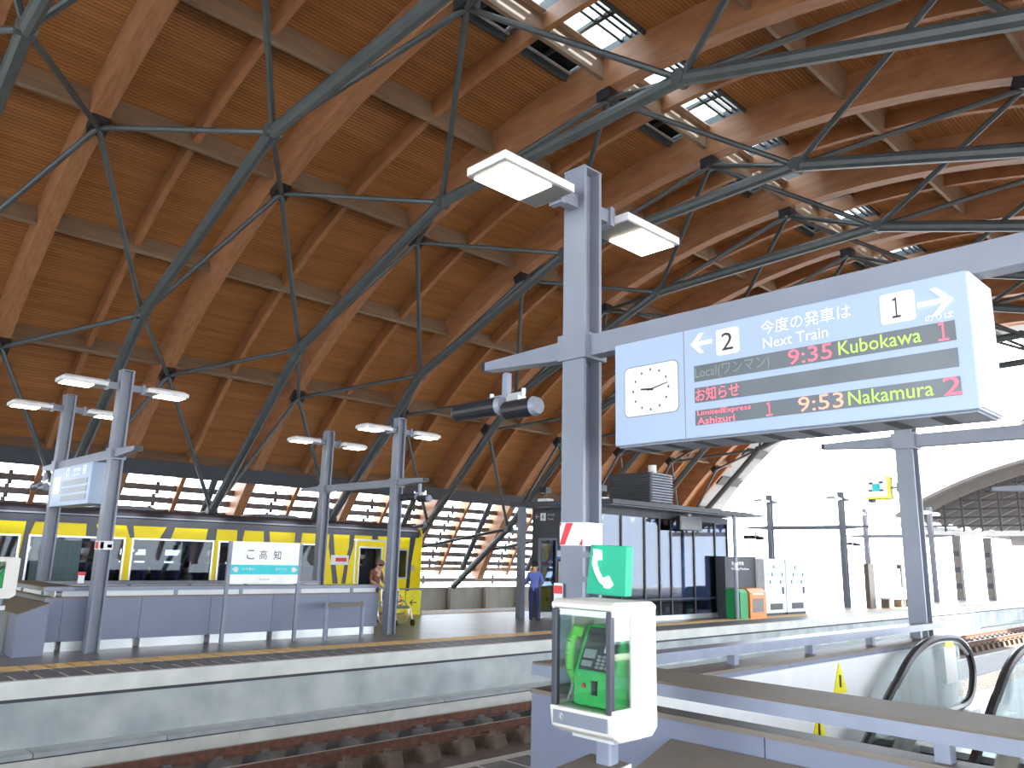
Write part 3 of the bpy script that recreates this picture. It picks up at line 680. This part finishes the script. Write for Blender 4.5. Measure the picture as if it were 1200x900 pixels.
mk('end_wall', MB().prism(rrect(TX0, TX1, -.6, 2.75, .22), 'y', ye-.02, ye+.05), 'yellow', tn, bevel=.02)
mk('end_wall', MB().box(TX0, TX1, -8.05, -8, -.6, 2.7), 'yellow', tn)
mk('train_roof', MB().prism([(TX1+.02,2.42),(TX1+.03,2.60),(TX1-.10,2.74),(TX1-.5,2.86),(TX0+.5,2.86),(TX0+.10,2.74),(TX0-.03,2.60),(TX0-.02,2.42)], 'y', -8, ye-.12), 'tdark', tn)
mk('roof_gutter', MB().box(TX1+.02, TX1+.06, -8, ye-.2, 2.62, 2.66), 'steel', tn)
mk('roof_pod', MB().prism([(-8+14.6,2.86),(-8+14.9,2.97),(-8+16.2,2.97),(-8+16.5,2.86)], 'x', -24.2, -22.9), 'tdark', tn)
mk('roof_pod', MB().prism([(11.2,2.86),(11.5,2.97),(12.6,2.97),(12.9,2.86)], 'x', -24.2, -22.9), 'tdark', tn)
mk('underframe', MB().box(TX0+.1, TX1-.05, -8, ye-.1, -.75, -.15), 'tdark', tn)
mk('cabin_floor', MB().box(TX0+.06, TX1-.06, -8, ye, .12, .18), 'dgrey', tn)
mk('cabin_ceiling', MB().box(TX0+.06, TX1-.06, -8, ye, 2.32, 2.36), 'cream', tn)
def rim(a, c, u, v, t_, x, m):
    b = MB().box(x, x+.02, a-t_, c+t_, u-t_, u).box(x, x+.02, a-t_, c+t_, v, v+t_).box(x, x+.02, a-t_, a, u, v).box(x, x+.02, c, c+t_, u, v)
    return mk('window_frame', b, m, tn)
for a, c in wins:
    f_ = rim(a, c, .93, 2.06, .045, TX1-.005, 'alu')
    mk('pane', MB().box(TX1-.03, TX1-.022, a, c, .93, 2.06), 'tglass', f_)
for q in dw+cw:
    f_ = rim(q[0], q[1], q[2], q[3], .05, TX1-.005, 'alu'); mk('pane', MB().box(TX1-.03, TX1-.022, q[0], q[1], q[2], q[3]), 'tglass', f_)
mk('door', MB().box(TX1, TX1+.012, 14.42, 14.47, -.1, 2.25).box(TX1, TX1+.012, 15.6, 15.65, -.1, 2.25).box(TX1, TX1+.03, 14.35, 15.72, 2.25, 2.30), 'alu', tn)
mk('destination_plate', MB().box(TX1, TX1+.015, 13.55, 14.2, 1.48, 1.78), 'white', tn); mk('plate_mark', MB().box(TX1+.015, TX1+.02, 13.72, 14.12, 1.58, 1.70), 'red', tn)
mk('door_lamp', MB().box(TX1, TX1+.03, 16.72, 16.82, 1.30, 1.50), 'alu', tn)
stripes = [[(5.02,2.46),(5.22,2.46),(5.12,2.1),(5.14,1.6),(5.10,.9),(4.95,.9),(4.97,1.6),(5.0,2.1)],[(6.37,2.46),(6.59,2.46),(6.70,2.08),(6.39,2.08)],[(7.32,2.46),(7.50,2.46),(7.57,2.1),(7.46,2.1)],[(8.40,2.46),(8.62,2.46),(8.52,2.1),(8.22,2.1)],
 [(9.53,2.46),(9.79,2.46),(9.78,2.11),(9.5,2.11)],[(10.4,2.46),(10.62,2.46),(10.58,2.11),(10.41,2.11)],[(11.21,2.46),(11.39,2.46),(11.44,2.11),(11.25,2.11)],[(12.26,2.46),(12.49,2.46),(12.46,2.12),(12.25,2.12)],
 [(13.46,2.46),(13.58,2.46),(13.64,2.05),(13.73,1.53),(13.87,.9),(13.68,.9),(13.54,1.63),(13.45,2.05)],[(14.19,2.46),(14.38,2.46),(14.35,2.02),(14.20,1.53),(14.14,.9),(14.0,.9),(14.07,1.53),(14.19,2.01)],
 [(15.04,2.46),(15.27,2.46),(15.29,2.3),(15.07,2.3)],[(15.85,2.46),(16.17,2.46),(16.14,2.06),(15.90,2.06)],[(15.80,1.5),(15.90,1.5),(16.06,1.05),(16.10,.4),(15.92,.3),(15.86,1.0)],[(16.61,2.46),(16.85,2.46),(16.71,1.57),(16.66,.5),(16.52,.5),(16.57,1.56)]]
def cap_poly(b, pts, x0, x1):
    n = len(pts); me_v = [(x0,)+p for p in pts]+[(x1,)+p for p in pts]
    b.add(me_v, [tuple(range(n)), tuple(range(n,2*n))[::-1]]+[(i,n+i,n+(i+1)%n,(i+1)%n) for i in range(n)])
for s_ in stripes:
    b = MB(); cap_poly(b, s_, TX1, TX1+.008); mk('tiger_stripe', b, 'tdark', tn)
for yy in (2.6, 3.5, 4.4, 6.75, 7.9, 8.8, 10.1, 11.1, 12.1, 12.9):
    for xx in (-22.7, -24.1): mk('seat_back', MB().prism([(yy,.55),(yy+.1,.55),(yy+.18,1.42),(yy+.08,1.42)], 'x', xx-.42, xx+.38), 'bluec', tn, bevel=.02)
mk('curtain', MB().box(TX1-.12, TX1-.10, 5.25, 6.35, .95, 2.04), 'curtain', tn)
mk('cab_partition', MB().box(TX0+.1, TX1-.4, 13.6, 13.65, .2, 2.3), 'curtain', tn)

# ================================================================ WAITING ROOM BLOCK
wr = thing('waiting_room', (-16.5, 21, 0), 'glazed waiting room under a thin flat dark canopy on the far platform', 'shelter')
mk('canopy_roof', MB().box(-18.45, -14.22, 17.75, 25.55, 3.42, 3.56), 'dgrey', wr, bevel=.01)
mk('canopy_soffit', MB().box(-18.3, -14.4, 17.9, 25.4, 3.40, 3.42), 'steel', wr)
mk('canopy_tip', MB().box(-15.3, -14.22, 25.55, 26.4, 3.47, 3.53), 'dgrey', wr)
mk('post', MB().box(-18.05, -17.85, 17.72, 17.92, 0, 3.42), 'steel', wr)
p_ = mk('post', MB().tube((-14.35,24.5,0),(-14.35,24.5,3.42),.065,12), 'railgrey', wr); mk('post_mark', MB().tube((-14.35,24.5,1.6),(-14.35,24.5,1.85),.068,12), 'white', p_)
# end wall towards the camera: cladding, door, wall panels
for k, (xa, xb, za) in enumerate(((-18.25,-17.95,0),(-17.95,-17.10,2.45),(-17.10,-16.45,0),(-16.45,-15.42,0))):
    mk('cladding_panel', MB().box(xa+.005, xb-.005, 18.6, 18.68, za, 3.40), 'dgrey', wr)
mk('door_frame', MB().box(-17.95,-17.88,18.57,18.66,0,2.45).box(-17.17,-17.10,18.57,18.66,0,2.45).box(-17.95,-17.10,18.57,18.66,2.40,2.47), 'steel', wr)
mk('door_glass', MB().box(-17.85,-17.2,18.60,18.62,.05,2.38), 'glass', wr)
mk('shelf_panel', MB().box(-17.05,-16.5,18.57,18.60,.9,1.75), 'cream', wr)
sg = mk('direction_sign', MB().box(-18.12,-16.55,18.57,18.60,2.92,3.36), 'dgrey', wr)
text('←', 'white', sg, (-18.0,18.565,3.15), '-y', .16, .16); mk('pictogram', MB().box(-17.86,-17.62,18.562,18.57,3.02,3.26), 'white', sg)
text('4', 'ink', sg, (-17.74,18.558,3.14), '-y', .09, .17); text('のりば', 'white', sg, (-17.38,18.565,3.20), '-y', .32, .08); text('Track', 'white', sg, (-17.40,18.565,3.07), '-y', .26, .06)
mk('poster', MB().box(-17.14,-16.86,18.555,18.57,1.82,2.12), 'blue', wr); mk('poster_sheet', MB().box(-17.10,-16.95,18.55,18.556,1.9,2.08), 'white', wr)
ym_ = [18.62, 19.6, 20.8, 21.6, 22.25, 23.6, 24.93, 25.75]
for a, c in zip(ym_[:-1], ym_[1:]):
    mk('glass_pane', MB().box(-15.42, -15.40, a+.03, c-.03, .14, 3.2), 'rglass', wr); mk('glass_pane', MB().box(-18.2, -18.18, a+.03, c-.03, .14, 3.2), 'rglass', wr)
for a in ym_: mk('mullion', MB().box(-15.45, -15.37, a-.03, a+.03, 0, 3.40), 'dgrey', wr)
for a in ym_[1:]: mk('mullion', MB().box(-18.23, -18.15, a-.03, a+.03, 0, 3.40), 'dgrey', wr)
mk('sill', MB().box(-15.48, -15.34, 18.6, 25.8, 0, .14), 'alu', wr)
mk('head_rail', MB().box(-15.46, -15.36, 18.6, 25.8, 3.2, 3.40), 'dgrey', wr)
mk('end_glass', MB().box(-18.15, -15.45, 25.74, 25.76, .14, 3.2), 'rglass', wr)
mk('inner_partition', MB().box(-18.1, -15.5, 21.0, 21.04, 0, 1.1), 'tan', wr)
mk('transom', MB().box(-15.44, -15.38, 18.7, 25.75, .62, .67), 'dgrey', wr)
bn = thing('waiting_bench', (-17.0, 23.4, 0), 'tan bench with rolled backrest inside the glazed waiting room', 'bench')
mk('seat', MB().box(-17.3,-16.6,21.6,25.2,.36,.44), 'tan', bn); mk('backrest', MB().tube((-17.3,21.6,.82),(-17.3,25.2,.82),.14,10), 'tan', bn)
for yy in (21.8, 23.4, 25.0): mk('leg', MB().box(-17.2,-16.7,yy-.03,yy+.03,0,.36), 'alu', bn)
mo = thing('hanging_monitor', (-15.0, 22.8, 3.1), 'dark monitor hanging below the canopy edge of the waiting room', 'monitor')
mk('monitor_body', MB().box(-15.12,-14.95,22.15,23.45,2.86,3.32), 'black', mo, bevel=.01); mk('screen', MB().box(-14.95,-14.944,22.2,23.4,2.9,3.28), 'glossd', mo); mk('bracket', MB().box(-15.06,-15.0,22.7,22.9,3.32,3.42), 'steel', mo)
# air conditioner with louvres
ac = thing('air_conditioner', (-16.4, 21.9, 3.56), 'slatted grey air conditioner box on the waiting room canopy', 'air conditioner')
mk('unit_body', MB().box(-17.25,-15.55,21.35,22.55,3.6,4.72), 'dgrey', ac); mk('unit_base', MB().box(-17.25,-15.5,21.3,22.6,3.56,3.62), 'steel', ac)
for k in range(12):
    z = 3.66+k*.09
    mk('slat', MB().prism([(-15.55,z),(-15.47,z+.01),(-15.47,z+.035),(-15.55,z+.05)], 'y', 21.36, 22.54), 'railgrey', ac)
    mk('slat', MB().prism([(21.35,z),(21.28,z+.01),(21.28,z+.035),(21.35,z+.05)], 'x', -17.24, -15.56), 'dgrey', ac)
mk('vent_cowl', MB().tube((-15.85,21.9,4.72),(-15.85,21.9,5.0),.14,12), 'white', ac)
fl = thing('floodlight', (-16.9, 17.95, 3.56), 'small floodlight on a white base at the left of the canopy roof', 'floodlight')
mk('base', MB().box(-17.35,-16.95,17.9,18.2,3.56,3.66), 'white', fl); mk('stem', MB().tube((-17.15,18.05,3.66),(-17.15,18.05,3.84),.03,8), 'dgrey', fl); mk('lamp_head', MB().box(-17.3,-17.0,17.9,18.15,3.84,4.02), 'glossd', fl)
dup(fl, (-14.95, 18.3, 3.56), 'small floodlight on the canopy roof just right of the near pole')

# vending area
vp = thing('screen_wall', (-15.2, 26.0, 0), 'dark grey screen wall with small white lettering beside the vending machines', 'screen wall')
mk('wall_board', MB().box(-15.6,-15.0,24.9,26.98,0,2.06), 'dgrey', vp); mk('edge_trim', MB().box(-15.62,-14.98,26.98,27.06,0,2.08), 'alu', vp)
text('自動販売機', 'wtext', vp, (-14.994, 25.75, 1.83), '+x', .8, .13); text('Vending Machines', 'wtext', vp, (-14.994, 25.9, 1.63), '+x', 1.2, .10)
def vending(y, label):
    t = thing('vending_machine', (-15, y+.8, 0), label, 'vending machine', 'white drink vending machines')
    mk('cabinet', MB().box(-15.45,-14.72,y,y+1.58,.08,2.02), 'vend', t, bevel=.02); mk('plinth', MB().box(-15.42,-14.76,y+.03,y+1.55,0,.08), 'dgrey', t)
    mk('display_window', MB().box(-14.72,-14.71,y+.12,y+1.46,1.05,1.9), 'vlit', t)
    for r_ in range(3):
        for c_ in range(8):
            yy = y+.2+c_*.155; b = MB().tube((-14.69,yy,1.12+r_*.27),(-14.69,yy,1.26+r_*.27),.035,8); mk('drink_can', b, ('alu','vlit','white','steel','vlit')[(c_*3+r_*2) % 5], t)
        mk('shelf', MB().box(-14.72,-14.66,y+.14,y+1.44,1.09+r_*.27,1.11+r_*.27), 'alu', t)
    mk('coin_panel', MB().box(-14.72,-14.70,y+1.28,y+1.4,.75,1.0), 'dgrey', t); mk('delivery_door', MB().box(-14.72,-14.70,y+.35,y+1.25,.2,.42), 'dgrey', t)
    return t
v1 = vending(27.1, 'left white vending machine, next to the dark screen wall'); dup(v1, (-15, 27.1+.8+1.64, 0), 'right white vending machine, next to the open bright platform')
bi = thing('recycling_bin', (-14.5, 25.8, 0), 'orange recycling bin in front of the dark screen wall', 'bin')
mk('bin_body', MB().prism([(-14.85,0),(-14.25,0),(-14.25,.86),(-14.40,1.0),(-14.85,1.0)], 'y', 25.2, 26.3), 'orange', bi, bevel=.015)
mk('bin_slot', MB().box(-14.27,-14.245,25.4,26.1,.78,.84), 'white', bi); mk('bin_print', MB().box(-14.25,-14.243,25.35,26.1,.2,.66), 'tan', bi)
b2 = thing('recycling_bin', (-14.5, 24.9, 0), 'green bin half hidden behind the canopy post, left of the orange bin', 'bin')
mk('bin_body', MB().prism([(-14.85,0),(-14.3,0),(-14.3,.86),(-14.42,.98),(-14.85,.98)], 'y', 24.62, 25.15), 'grnbin', b2, bevel=.015)

# map board and benches far out on the bright platform
mbd = thing('notice_board', (-15.2, 39.4, 0), 'brown framed white notice board on the bright far platform', 'notice board')
mk('post', MB().box(-15.3,-15.1,37.3,37.9,0,1.95), 'tan', mbd); mk('post', MB().box(-15.3,-15.1,41.2,41.5,0,1.95), 'dgrey', mbd); mk('board', MB().box(-15.25,-15.15,37.9,41.2,.85,1.75), 'white', mbd); mk('map_print', MB().box(-15.15,-15.14,38.3,40.8,1.0,1.6), 'alu', mbd)
sb = thing('platform_bench', (-14.8, 39.6, 0), 'white moulded bench before the distant notice board', 'bench')
mk('seat', MB().box(-15.0,-14.5,38.0,41.4,.38,.46), 'white', sb); mk('backrest', MB().box(-15.05,-15.0,38.0,41.4,.5,.85), 'white', sb)
for yy in (38.2, 39.7, 41.2): mk('leg', MB().box(-14.95,-14.6,yy-.12,yy+.12,0,.38), 'tan', sb)

# yellow edged hanging sign on gantry two
ys = thing('hanging_sign', (-4.42, 11.6, 2.9), 'small square white sign with yellow edges on the pole under the departure board', 'sign')
mk('sign_case', MB().box(-4.58,-4.27,11.42,11.6,2.77,3.09), 'ysign', ys, bevel=.006); mk('sign_face', MB().box(-4.565,-4.285,11.412,11.42,2.80,3.075), 'plate', ys)
mk('pictogram', MB().cb((-4.43,11.408,2.93),(.10,.006,.10)), 'teal', ys)
for dx, dz in ((-.07,.05),(.07,.06),(-.08,-.05),(.07,-.05)): mk('sign_mark', MB().cb((-4.43+dx,11.406,2.94+dz),(.05,.006,.022)), 'ink', ys)
mk('bracket', MB().tube((-4.27,11.52,2.93),(-4.16,11.56,2.93),.018,8).box(-4.19,-4.15,11.5,11.68,2.86,3.0), 'steel', ys)
mk('foot', MB().box(-4.57,-4.50,11.45,11.55,2.73,2.77), 'dgrey', ys)

# ================================================================ ESCALATOR
es = thing('escalator', (-3.0, 9, 0), 'escalator with glass balustrades and black handrails rising inside the near well', 'escalator')
def balustrade(x, dy=0, dz=0):
    top = [(3.6,-2.54),(8.55,.30),(9.15,.62),(9.55,.83),(9.95,.96),(10.4,1.02),(10.85,1.02),(11.25,.97),(11.55,.83),(11.68,.6),(11.62,.40),(11.45,.26),(11.1,.2),(10.4,.2)]
    top = [(y+dy, z+dz) for y, z in top]
    def cr(p0, p1, p2, p3, t): return tuple(.5*((2*b)+(-a+c)*t+(2*a-5*b+4*c-d)*t*t+(-a+3*b-3*c+d)*t**3) for a, b, c, d in zip(p0, p1, p2, p3))
    sm = []
    for k in range(1, len(top)-2):
        for t_ in (0, .25, .5, .75): sm.append(cr(top[k-1], top[k], top[k+1], top[k+2], t_))
    pts = [Vector((x,)+top[0])]+[Vector((x,)+q_) for q_ in sm]+[Vector((x,)+top[-2]), Vector((x,)+top[-1])]
    mk('handrail', MB().path(pts, .045, 8), 'rubber', es)
    mk('handrail_guide', MB().path([Vector((x,y*.9985+.012,z-.045)) for y, z in top[1:9]], .022, 6), 'alu', es)
    inn = [(y, z) for y, z in top]
    b = MB()
    low = [(3.9+dy,-3.2+dz),(9.3+dy,-.05+dz),(10.0+dy,.12+dz)]
    for (a, c) in zip(top[0:7], top[1:8]):
        l = lambda y: max(-3.3+dz, min(.15+dz, -.05+dz+(y-9.3-dy)*.575))
        b.add([(x-.006,a[0],l(a[0])),(x-.006,c[0],l(c[0])),(x-.006,c[0],c[1]-.04),(x-.006,a[0],a[1]-.04),(x+.006,a[0],l(a[0])),(x+.006,c[0],l(c[0])),(x+.006,c[0],c[1]-.04),(x+.006,a[0],a[1]-.04)],
              [(0,1,2,3),(7,6,5,4),(0,4,5,1),(1,5,6,2),(2,6,7,3),(3,7,4,0)])
    mk('balustrade_glass', b, 'glass', es)
    mk('skirt', MB().prism([(3.6+dy,-3.6+dz),(9.2+dy,-.35+dz),(11.5+dy,-.1+dz),(11.5+dy,.16+dz),(9.5+dy,.16+dz),(3.6+dy,-3.2+dz)], 'x', x-.10, x+.10), 'alu', es)
balustrade(-3.5); balustrade(-2.55); balustrade(-2.0); balustrade(-1.1)
for k in range(16):
    y0 = 9.0-k*.38; z0 = -.12-k*.22
    for xa, xb in ((-3.4,-2.68), (-1.95,-1.22)):
        mk('step', MB().box(xa, xb, y0, y0+.40, z0-.22, z0), 'dgrey', es)
mk('landing_plate', MB().box(-3.42,-1.1,9.4,11.9,-.06,.004), 'alu', es)
pt = thing('paper_notice', (-3.49, 10.9, .75), 'white paper notice with a yellow top stuck on the escalator glass', 'notice')
mk('paper', MB().box(-3.485,-3.48,10.65,11.05,.50,.92), 'white', pt); mk('yellow_strip', MB().box(-3.484,-3.478,10.70,10.98,.90,.97), 'ysign', pt)
for k, (yy, zz, lb_) in enumerate(((8.45, .70, 'yellow triangular caution sticker on the white well wall, above the front rail'), (7.92, .30, 'yellow caution sticker seen in the gap below the front rail'))):
    cs = thing('caution_sticker', (-3.79, yy, zz), lb_, 'sticker', 'yellow caution stickers in the escalator well')
    mk('sticker_sheet', MB().prism([(yy-.16,zz-.14),(yy+.16,zz-.14),(yy,zz+.16)], 'x', -3.80, -3.79), 'ysign', cs)
    mk('sticker_mark', MB().box(-3.79,-3.786,yy-.02,yy+.02,zz-.08,zz+.04), 'ink', cs)

# ================================================================ DISTANT CANOPY AND COLUMNS
ca = thing('arched_canopy', (-9, 60, 0), 'arched grey canopy roof over the distant end of the far platform', 'canopy')
cc, cr = (-6.0, -16.0), 24.4
for k in range(8):
    yy = 52+k*3
    mk('canopy_beam', MB().arc(cr-.5, cr, -31, 31, 24, yy-.12, yy+.12, *cc), 'canopy', ca)
mk('canopy_skin', MB().arc(cr, cr+.18, -31.5, 31.5, 36, 51, 74.5, *cc), 'canopy', ca)
mk('end_wall', MB().prism([(cc[0]+(cr-.1)*math.sin(R(a_)), cc[1]+(cr-.1)*math.cos(R(a_))) for a_ in range(-31,32,4)]+[(6.5,3.7),(-18.5,3.7)], 'y', 74.2, 74.4), 'canopy', ca)
mk('eaves_gutter', MB().box(-18.9,-18.5,51,74.5,4.2,4.5), 'alu', ca)
mk('tie_beam', MB().box(-18.0,6,52.9,53.2,3.75,4.05), 'white', ca)
for k in range(24):
    x = -17.6+k*1.0; zt = cc[1]+math.sqrt(max(0,(cr-.3)**2-(x-cc[0])**2)); mk('hanger_post', MB().box(x-.05,x+.05,52.9,53.1,4.0,zt), 'dgrey', ca)
for k in range(8):
    z = 4.3+k*.5; hw = math.sqrt(max(.1,(cr-.6)**2-(z-cc[1])**2)); mk('lattice_bar', MB().box(cc[0]-hw,cc[0]+hw,53.0,53.06,z,z+.10), 'dgrey', ca)
for x, yy in ((-16.0,53.0),(-15.3,56.5)):
    cl = mk('column', MB().box(x-.28,x+.10,yy-.2,yy+.2,0,3.75), 'canopy', ca)
    for k in range(7): mk('column_panel', MB().box(x-.22,x+.04,yy-.23,yy-.2,.2+k*.47,.5+k*.47), 'dgrey' if k % 2 else 'tan', cl)
# pale city buildings far behind
for (x, y, w_, d_, h_, lb_) in ((-62,150,18,10,12,'pale block of flats in the haze left of the distant gantries'),(-40,170,14,10,9,'low pale building in the haze behind the arched canopy')):
    bu = thing('building', (x,y,-7), lb_, 'building')
    mk('wall', MB().box(x-w_/2,x+w_/2,y-d_/2,y+d_/2,-7,h_-7), 'ground', bu)
    for r_ in range(int(h_/3)):
        for c_ in range(5): mk('window', MB().box(x-w_/2+1.2+c_*3,x-w_/2+2.8+c_*3,y-d_/2-.06,y-d_/2,-5.5+r_*3,-4+r_*3), 'steel', bu)

# ================================================================ PEOPLE
def human(label, loc, rz, J, mats, hat=None, height=1.0):
    """J: joints (x right, y forward, z up); body grown as one skin surface, coloured by region"""
    t = thing('person', loc, label, 'person')
    vs, es_, rad, reg = [], [], [], []
    def V(p, r, g_): vs.append(p); rad.append(r); reg.append(g_); return len(vs)-1
    def chain(start, pts):
        a = start
        for p, r, g_ in pts: b_ = V(p, r, g_); es_.append((a, b_)); a = b_
        return a
    pel = V(J['pelvis'], .125, 'leg')
    ch = chain(pel, [(J['waist'], .115, 'top'), (J['chest'], .14, 'top'), (J['neck'], .055, 'skin')])
    chest = pel+2
    chain(ch, [(J['jaw'], .075, 'skin'), (J['head'], .092, 'skin'), (J['crown'], .06, 'skin')])
    for s in ('l', 'r'):
        sg_ = -1 if s == 'l' else 1
        sh = chain(chest, [(J['sh'+s], .062, 'top'), (J['el'+s], .045, 'top'), (J['wr'+s], .030, 'skin')])
        wr_, el = Vector(J['wr'+s]), Vector(J['el'+s]); d = (wr_-el).normalized(); side = d.cross(Vector((0,0,1))).normalized() if abs(d.z) < .9 else Vector((1,0,0))
        palm = chain(sh, [(tuple(wr_+d*.06), .034, 'skin')])
        for k, L_ in enumerate((.070, .082, .076, .060)):
            o_ = side*(-.027+.018*k); p1 = wr_+d*.095+o_; p2 = p1+d*L_*.5+Vector((0,0,-.008)); p3 = p2+d*L_*.45+Vector((0,0,-.02))
            chain(palm, [(tuple(p1), .011, 'skin'), (tuple(p2), .009, 'skin'), (tuple(p3), .008, 'skin')])
        p1 = wr_+d*.04-side*.035; chain(sh, [(tuple(p1), .012, 'skin'), (tuple(p1+d*.045-side*.015), .010, 'skin')])
        hp_ = chain(pel, [(J['hip'+s], .095, 'leg'), (J['kn'+s], .065, 'leg'), (J['an'+s], .042, 'leg')])
        an_ = Vector(J['an'+s]); chain(hp_, [(tuple(an_+Vector((0,.02,-.05))), .045, 'shoe'), (tuple(an_+Vector((0,.15,-.055))), .038, 'shoe')])
    me = D.meshes.new('person_body'); me.from_pydata([tuple(Vector(v)*height) for v in vs], es_, [])
    o = D.objects.new('body', me); C.objects.link(o)
    o.modifiers.new('skin', 'SKIN').use_smooth_shade = True; ss = o.modifiers.new('sub', 'SUBSURF'); ss.levels = 1; ss.render_levels = 1
    for i_, r_ in enumerate(rad): me.skin_vertices[0].data[i_].radius = (r_*height, r_*height)
    me.skin_vertices[0].data[0].use_root = True
    bpy.context.view_layer.update()
    nm = D.meshes.new_from_object(o.evaluated_get(bpy.context.evaluated_depsgraph_get()))
    D.objects.remove(o)
    keys = ['leg', 'top', 'skin', 'shoe']; nm.materials.clear()
    for k in keys: nm.materials.append(M[mats[k]])
    for p in nm.polygons:
        c = p.center; best = (9e9, 0)
        for a, b_ in es_:
            A, B = Vector(vs[a])*height, Vector(vs[b_])*height; ab = B-A; tt = max(0, min(1, (c-A).dot(ab)/max(1e-9, ab.length_squared)))
            dd = (c-(A+ab*tt)).length-rad[a]*.6
            if dd < best[0]: best = (dd, keys.index(reg[b_]))
        p.material_index = best[1]; p.use_smooth = True
    bo = D.objects.new('body', nm); C.objects.link(bo); bo.parent = t
    hd = Vector(J['head'])*height; t.rotation_euler = (0,0,rz)
    def ell(cn_, rx, ry, rz_, zmin=-1, n=12):
        bm = bmesh.new(); bmesh.ops.create_uvsphere(bm, u_segments=n, v_segments=8, radius=1)
        for v in bm.verts: v.co.z = max(v.co.z, zmin)
        for v in bm.verts: v.co = Vector((v.co.x*rx, v.co.y*ry, v.co.z*rz_))+cn_
        m_ = D.meshes.new('piece'); bm.to_mesh(m_); bm.free()
        for p in m_.polygons: p.use_smooth = True
        return m_
    def child(nm_, m_, mt):
        m_.materials.append(M[mt]); q = D.objects.new(nm_, m_); C.objects.link(q); q.parent = t; return q
    child('hair', ell(hd+Vector((0,-.018,.03)), .098, .108, .115, -.35), mats.get('hair', 'hair'))
    child('nose', ell(hd+Vector((0,.10,-.02)), .014, .02, .022), mats['skin'])
    for s in (-1, 1):
        child('ear', ell(hd+Vector((s*.092,0,-.01)), .014, .026, .034), mats['skin']); child('eye', ell(hd+Vector((s*.033,.084,.01)), .012, .008, .008), 'ink')
    child('mouth', ell(hd+Vector((0,.086,-.055)), .024, .006, .006), 'red')
    if hat:
        h_ = child('hat', ell(hd+Vector((0,0,.06)), .118, .125, .11, -.2), hat); child('hat_brim', ell(hd+Vector((0,0,.045)), .16, .17, .018), hat)
    return t
stand = dict(pelvis=(0,0,.95), waist=(0,.02,1.10), chest=(0,.05,1.30), neck=(0,.07,1.46), jaw=(0,.10,1.52), head=(0,.11,1.60), crown=(0,.10,1.67),
             shl=(-.18,.05,1.38), shr=(.18,.05,1.38), ell=(-.25,.10,1.12), elr=(.25,.08,1.12), wrl=(-.17,.30,1.05), wrr=(.17,.28,1.05),
             hipl=(-.09,0,.88), hipr=(.09,0,.88), knl=(-.10,.03,.50), knr=(.10,.02,.50), anl=(-.10,0,.10), anr=(.11,0,.10))
human('man in a blue shirt and navy trousers seen from behind by the waiting room door', (-17.05, 17.5, 0), R(35), stand, dict(leg='trousers', top='shirt', skin='skin', shoe='shoe'))
push = dict(stand); push.update(neck=(0,.12,1.42), jaw=(0,.16,1.47), head=(0,.18,1.53), crown=(0,.18,1.60), wrl=(-.2,.42,.98), wrr=(.2,.42,.98))
human('person in a brown hat and brown coat behind the far parapet end, pushing a wheelchair', (-18.75, 12.9, 0), R(-75), push, dict(leg='dcoat', top='coat', skin='skin', shoe='shoe'), hat='hat')
sit = dict(pelvis=(0,0,.12), waist=(0,0,.27), chest=(0,.02,.46), neck=(0,.03,.60), jaw=(0,.06,.67), head=(0,.07,.75), crown=(0,.06,.82),
           shl=(-.18,.02,.53), shr=(.18,.02,.53), ell=(-.22,.05,.28), elr=(.22,.05,.28), wrl=(-.12,.25,.20), wrr=(.12,.25,.20),
           hipl=(-.09,.06,.10), hipr=(.09,.06,.10), knl=(-.11,.44,.10), knr=(.11,.44,.10), anl=(-.11,.46,-.32), anr=(.11,.46,-.32))
human('dark haired passenger in a dark coat seated behind the train window, left one', (-22.5, 8.2, .60), R(175), sit, dict(leg='dcoat', top='dcoat', skin='skin', shoe='shoe'))
human('passenger in a pale top seated behind the train window, right one', (-22.5, 9.25, .60), R(185), sit, dict(leg='dcoat', top='pale', skin='skin', shoe='shoe'))
# wheelchair
wc = thing('wheelchair', (-18.0, 13.0, 0), 'wheelchair with a red side guard half hidden behind the far pole', 'wheelchair')
for yy in (12.75, 13.3):
    pts = [Vector((-17.95+.31*math.cos(R(k*20)), yy, .32+.31*math.sin(R(k*20)))) for k in range(19)]
    wh = mk('wheel', MB().path(pts, .022, 6), 'alu', wc); b = MB()
    for k in range(8): b.tube((-17.95,yy,.32), pts[k*2], .004, 4)
    mk('spokes', b, 'alu', wh)
    mk('caster', MB().tube((-17.45,yy-.015,.09),(-17.45,yy+.015,.09),.09,12), 'rubber', wc)
    mk('frame_tube', MB().path([(-18.3,yy,.98),(-18.15,yy,.92),(-18.12,yy,.45),(-17.55,yy,.45),(-17.45,yy,.12)], .014, 6), 'alu', wc)
mk('seat', MB().box(-18.1,-17.6,12.77,13.28,.44,.50), 'rubber', wc); mk('seat_back', MB().box(-18.14,-18.10,12.77,13.28,.5,.88), 'rubber', wc); mk('side_guard', MB().box(-18.05,-17.75,12.76,12.78,.46,.66), 'red', wc)
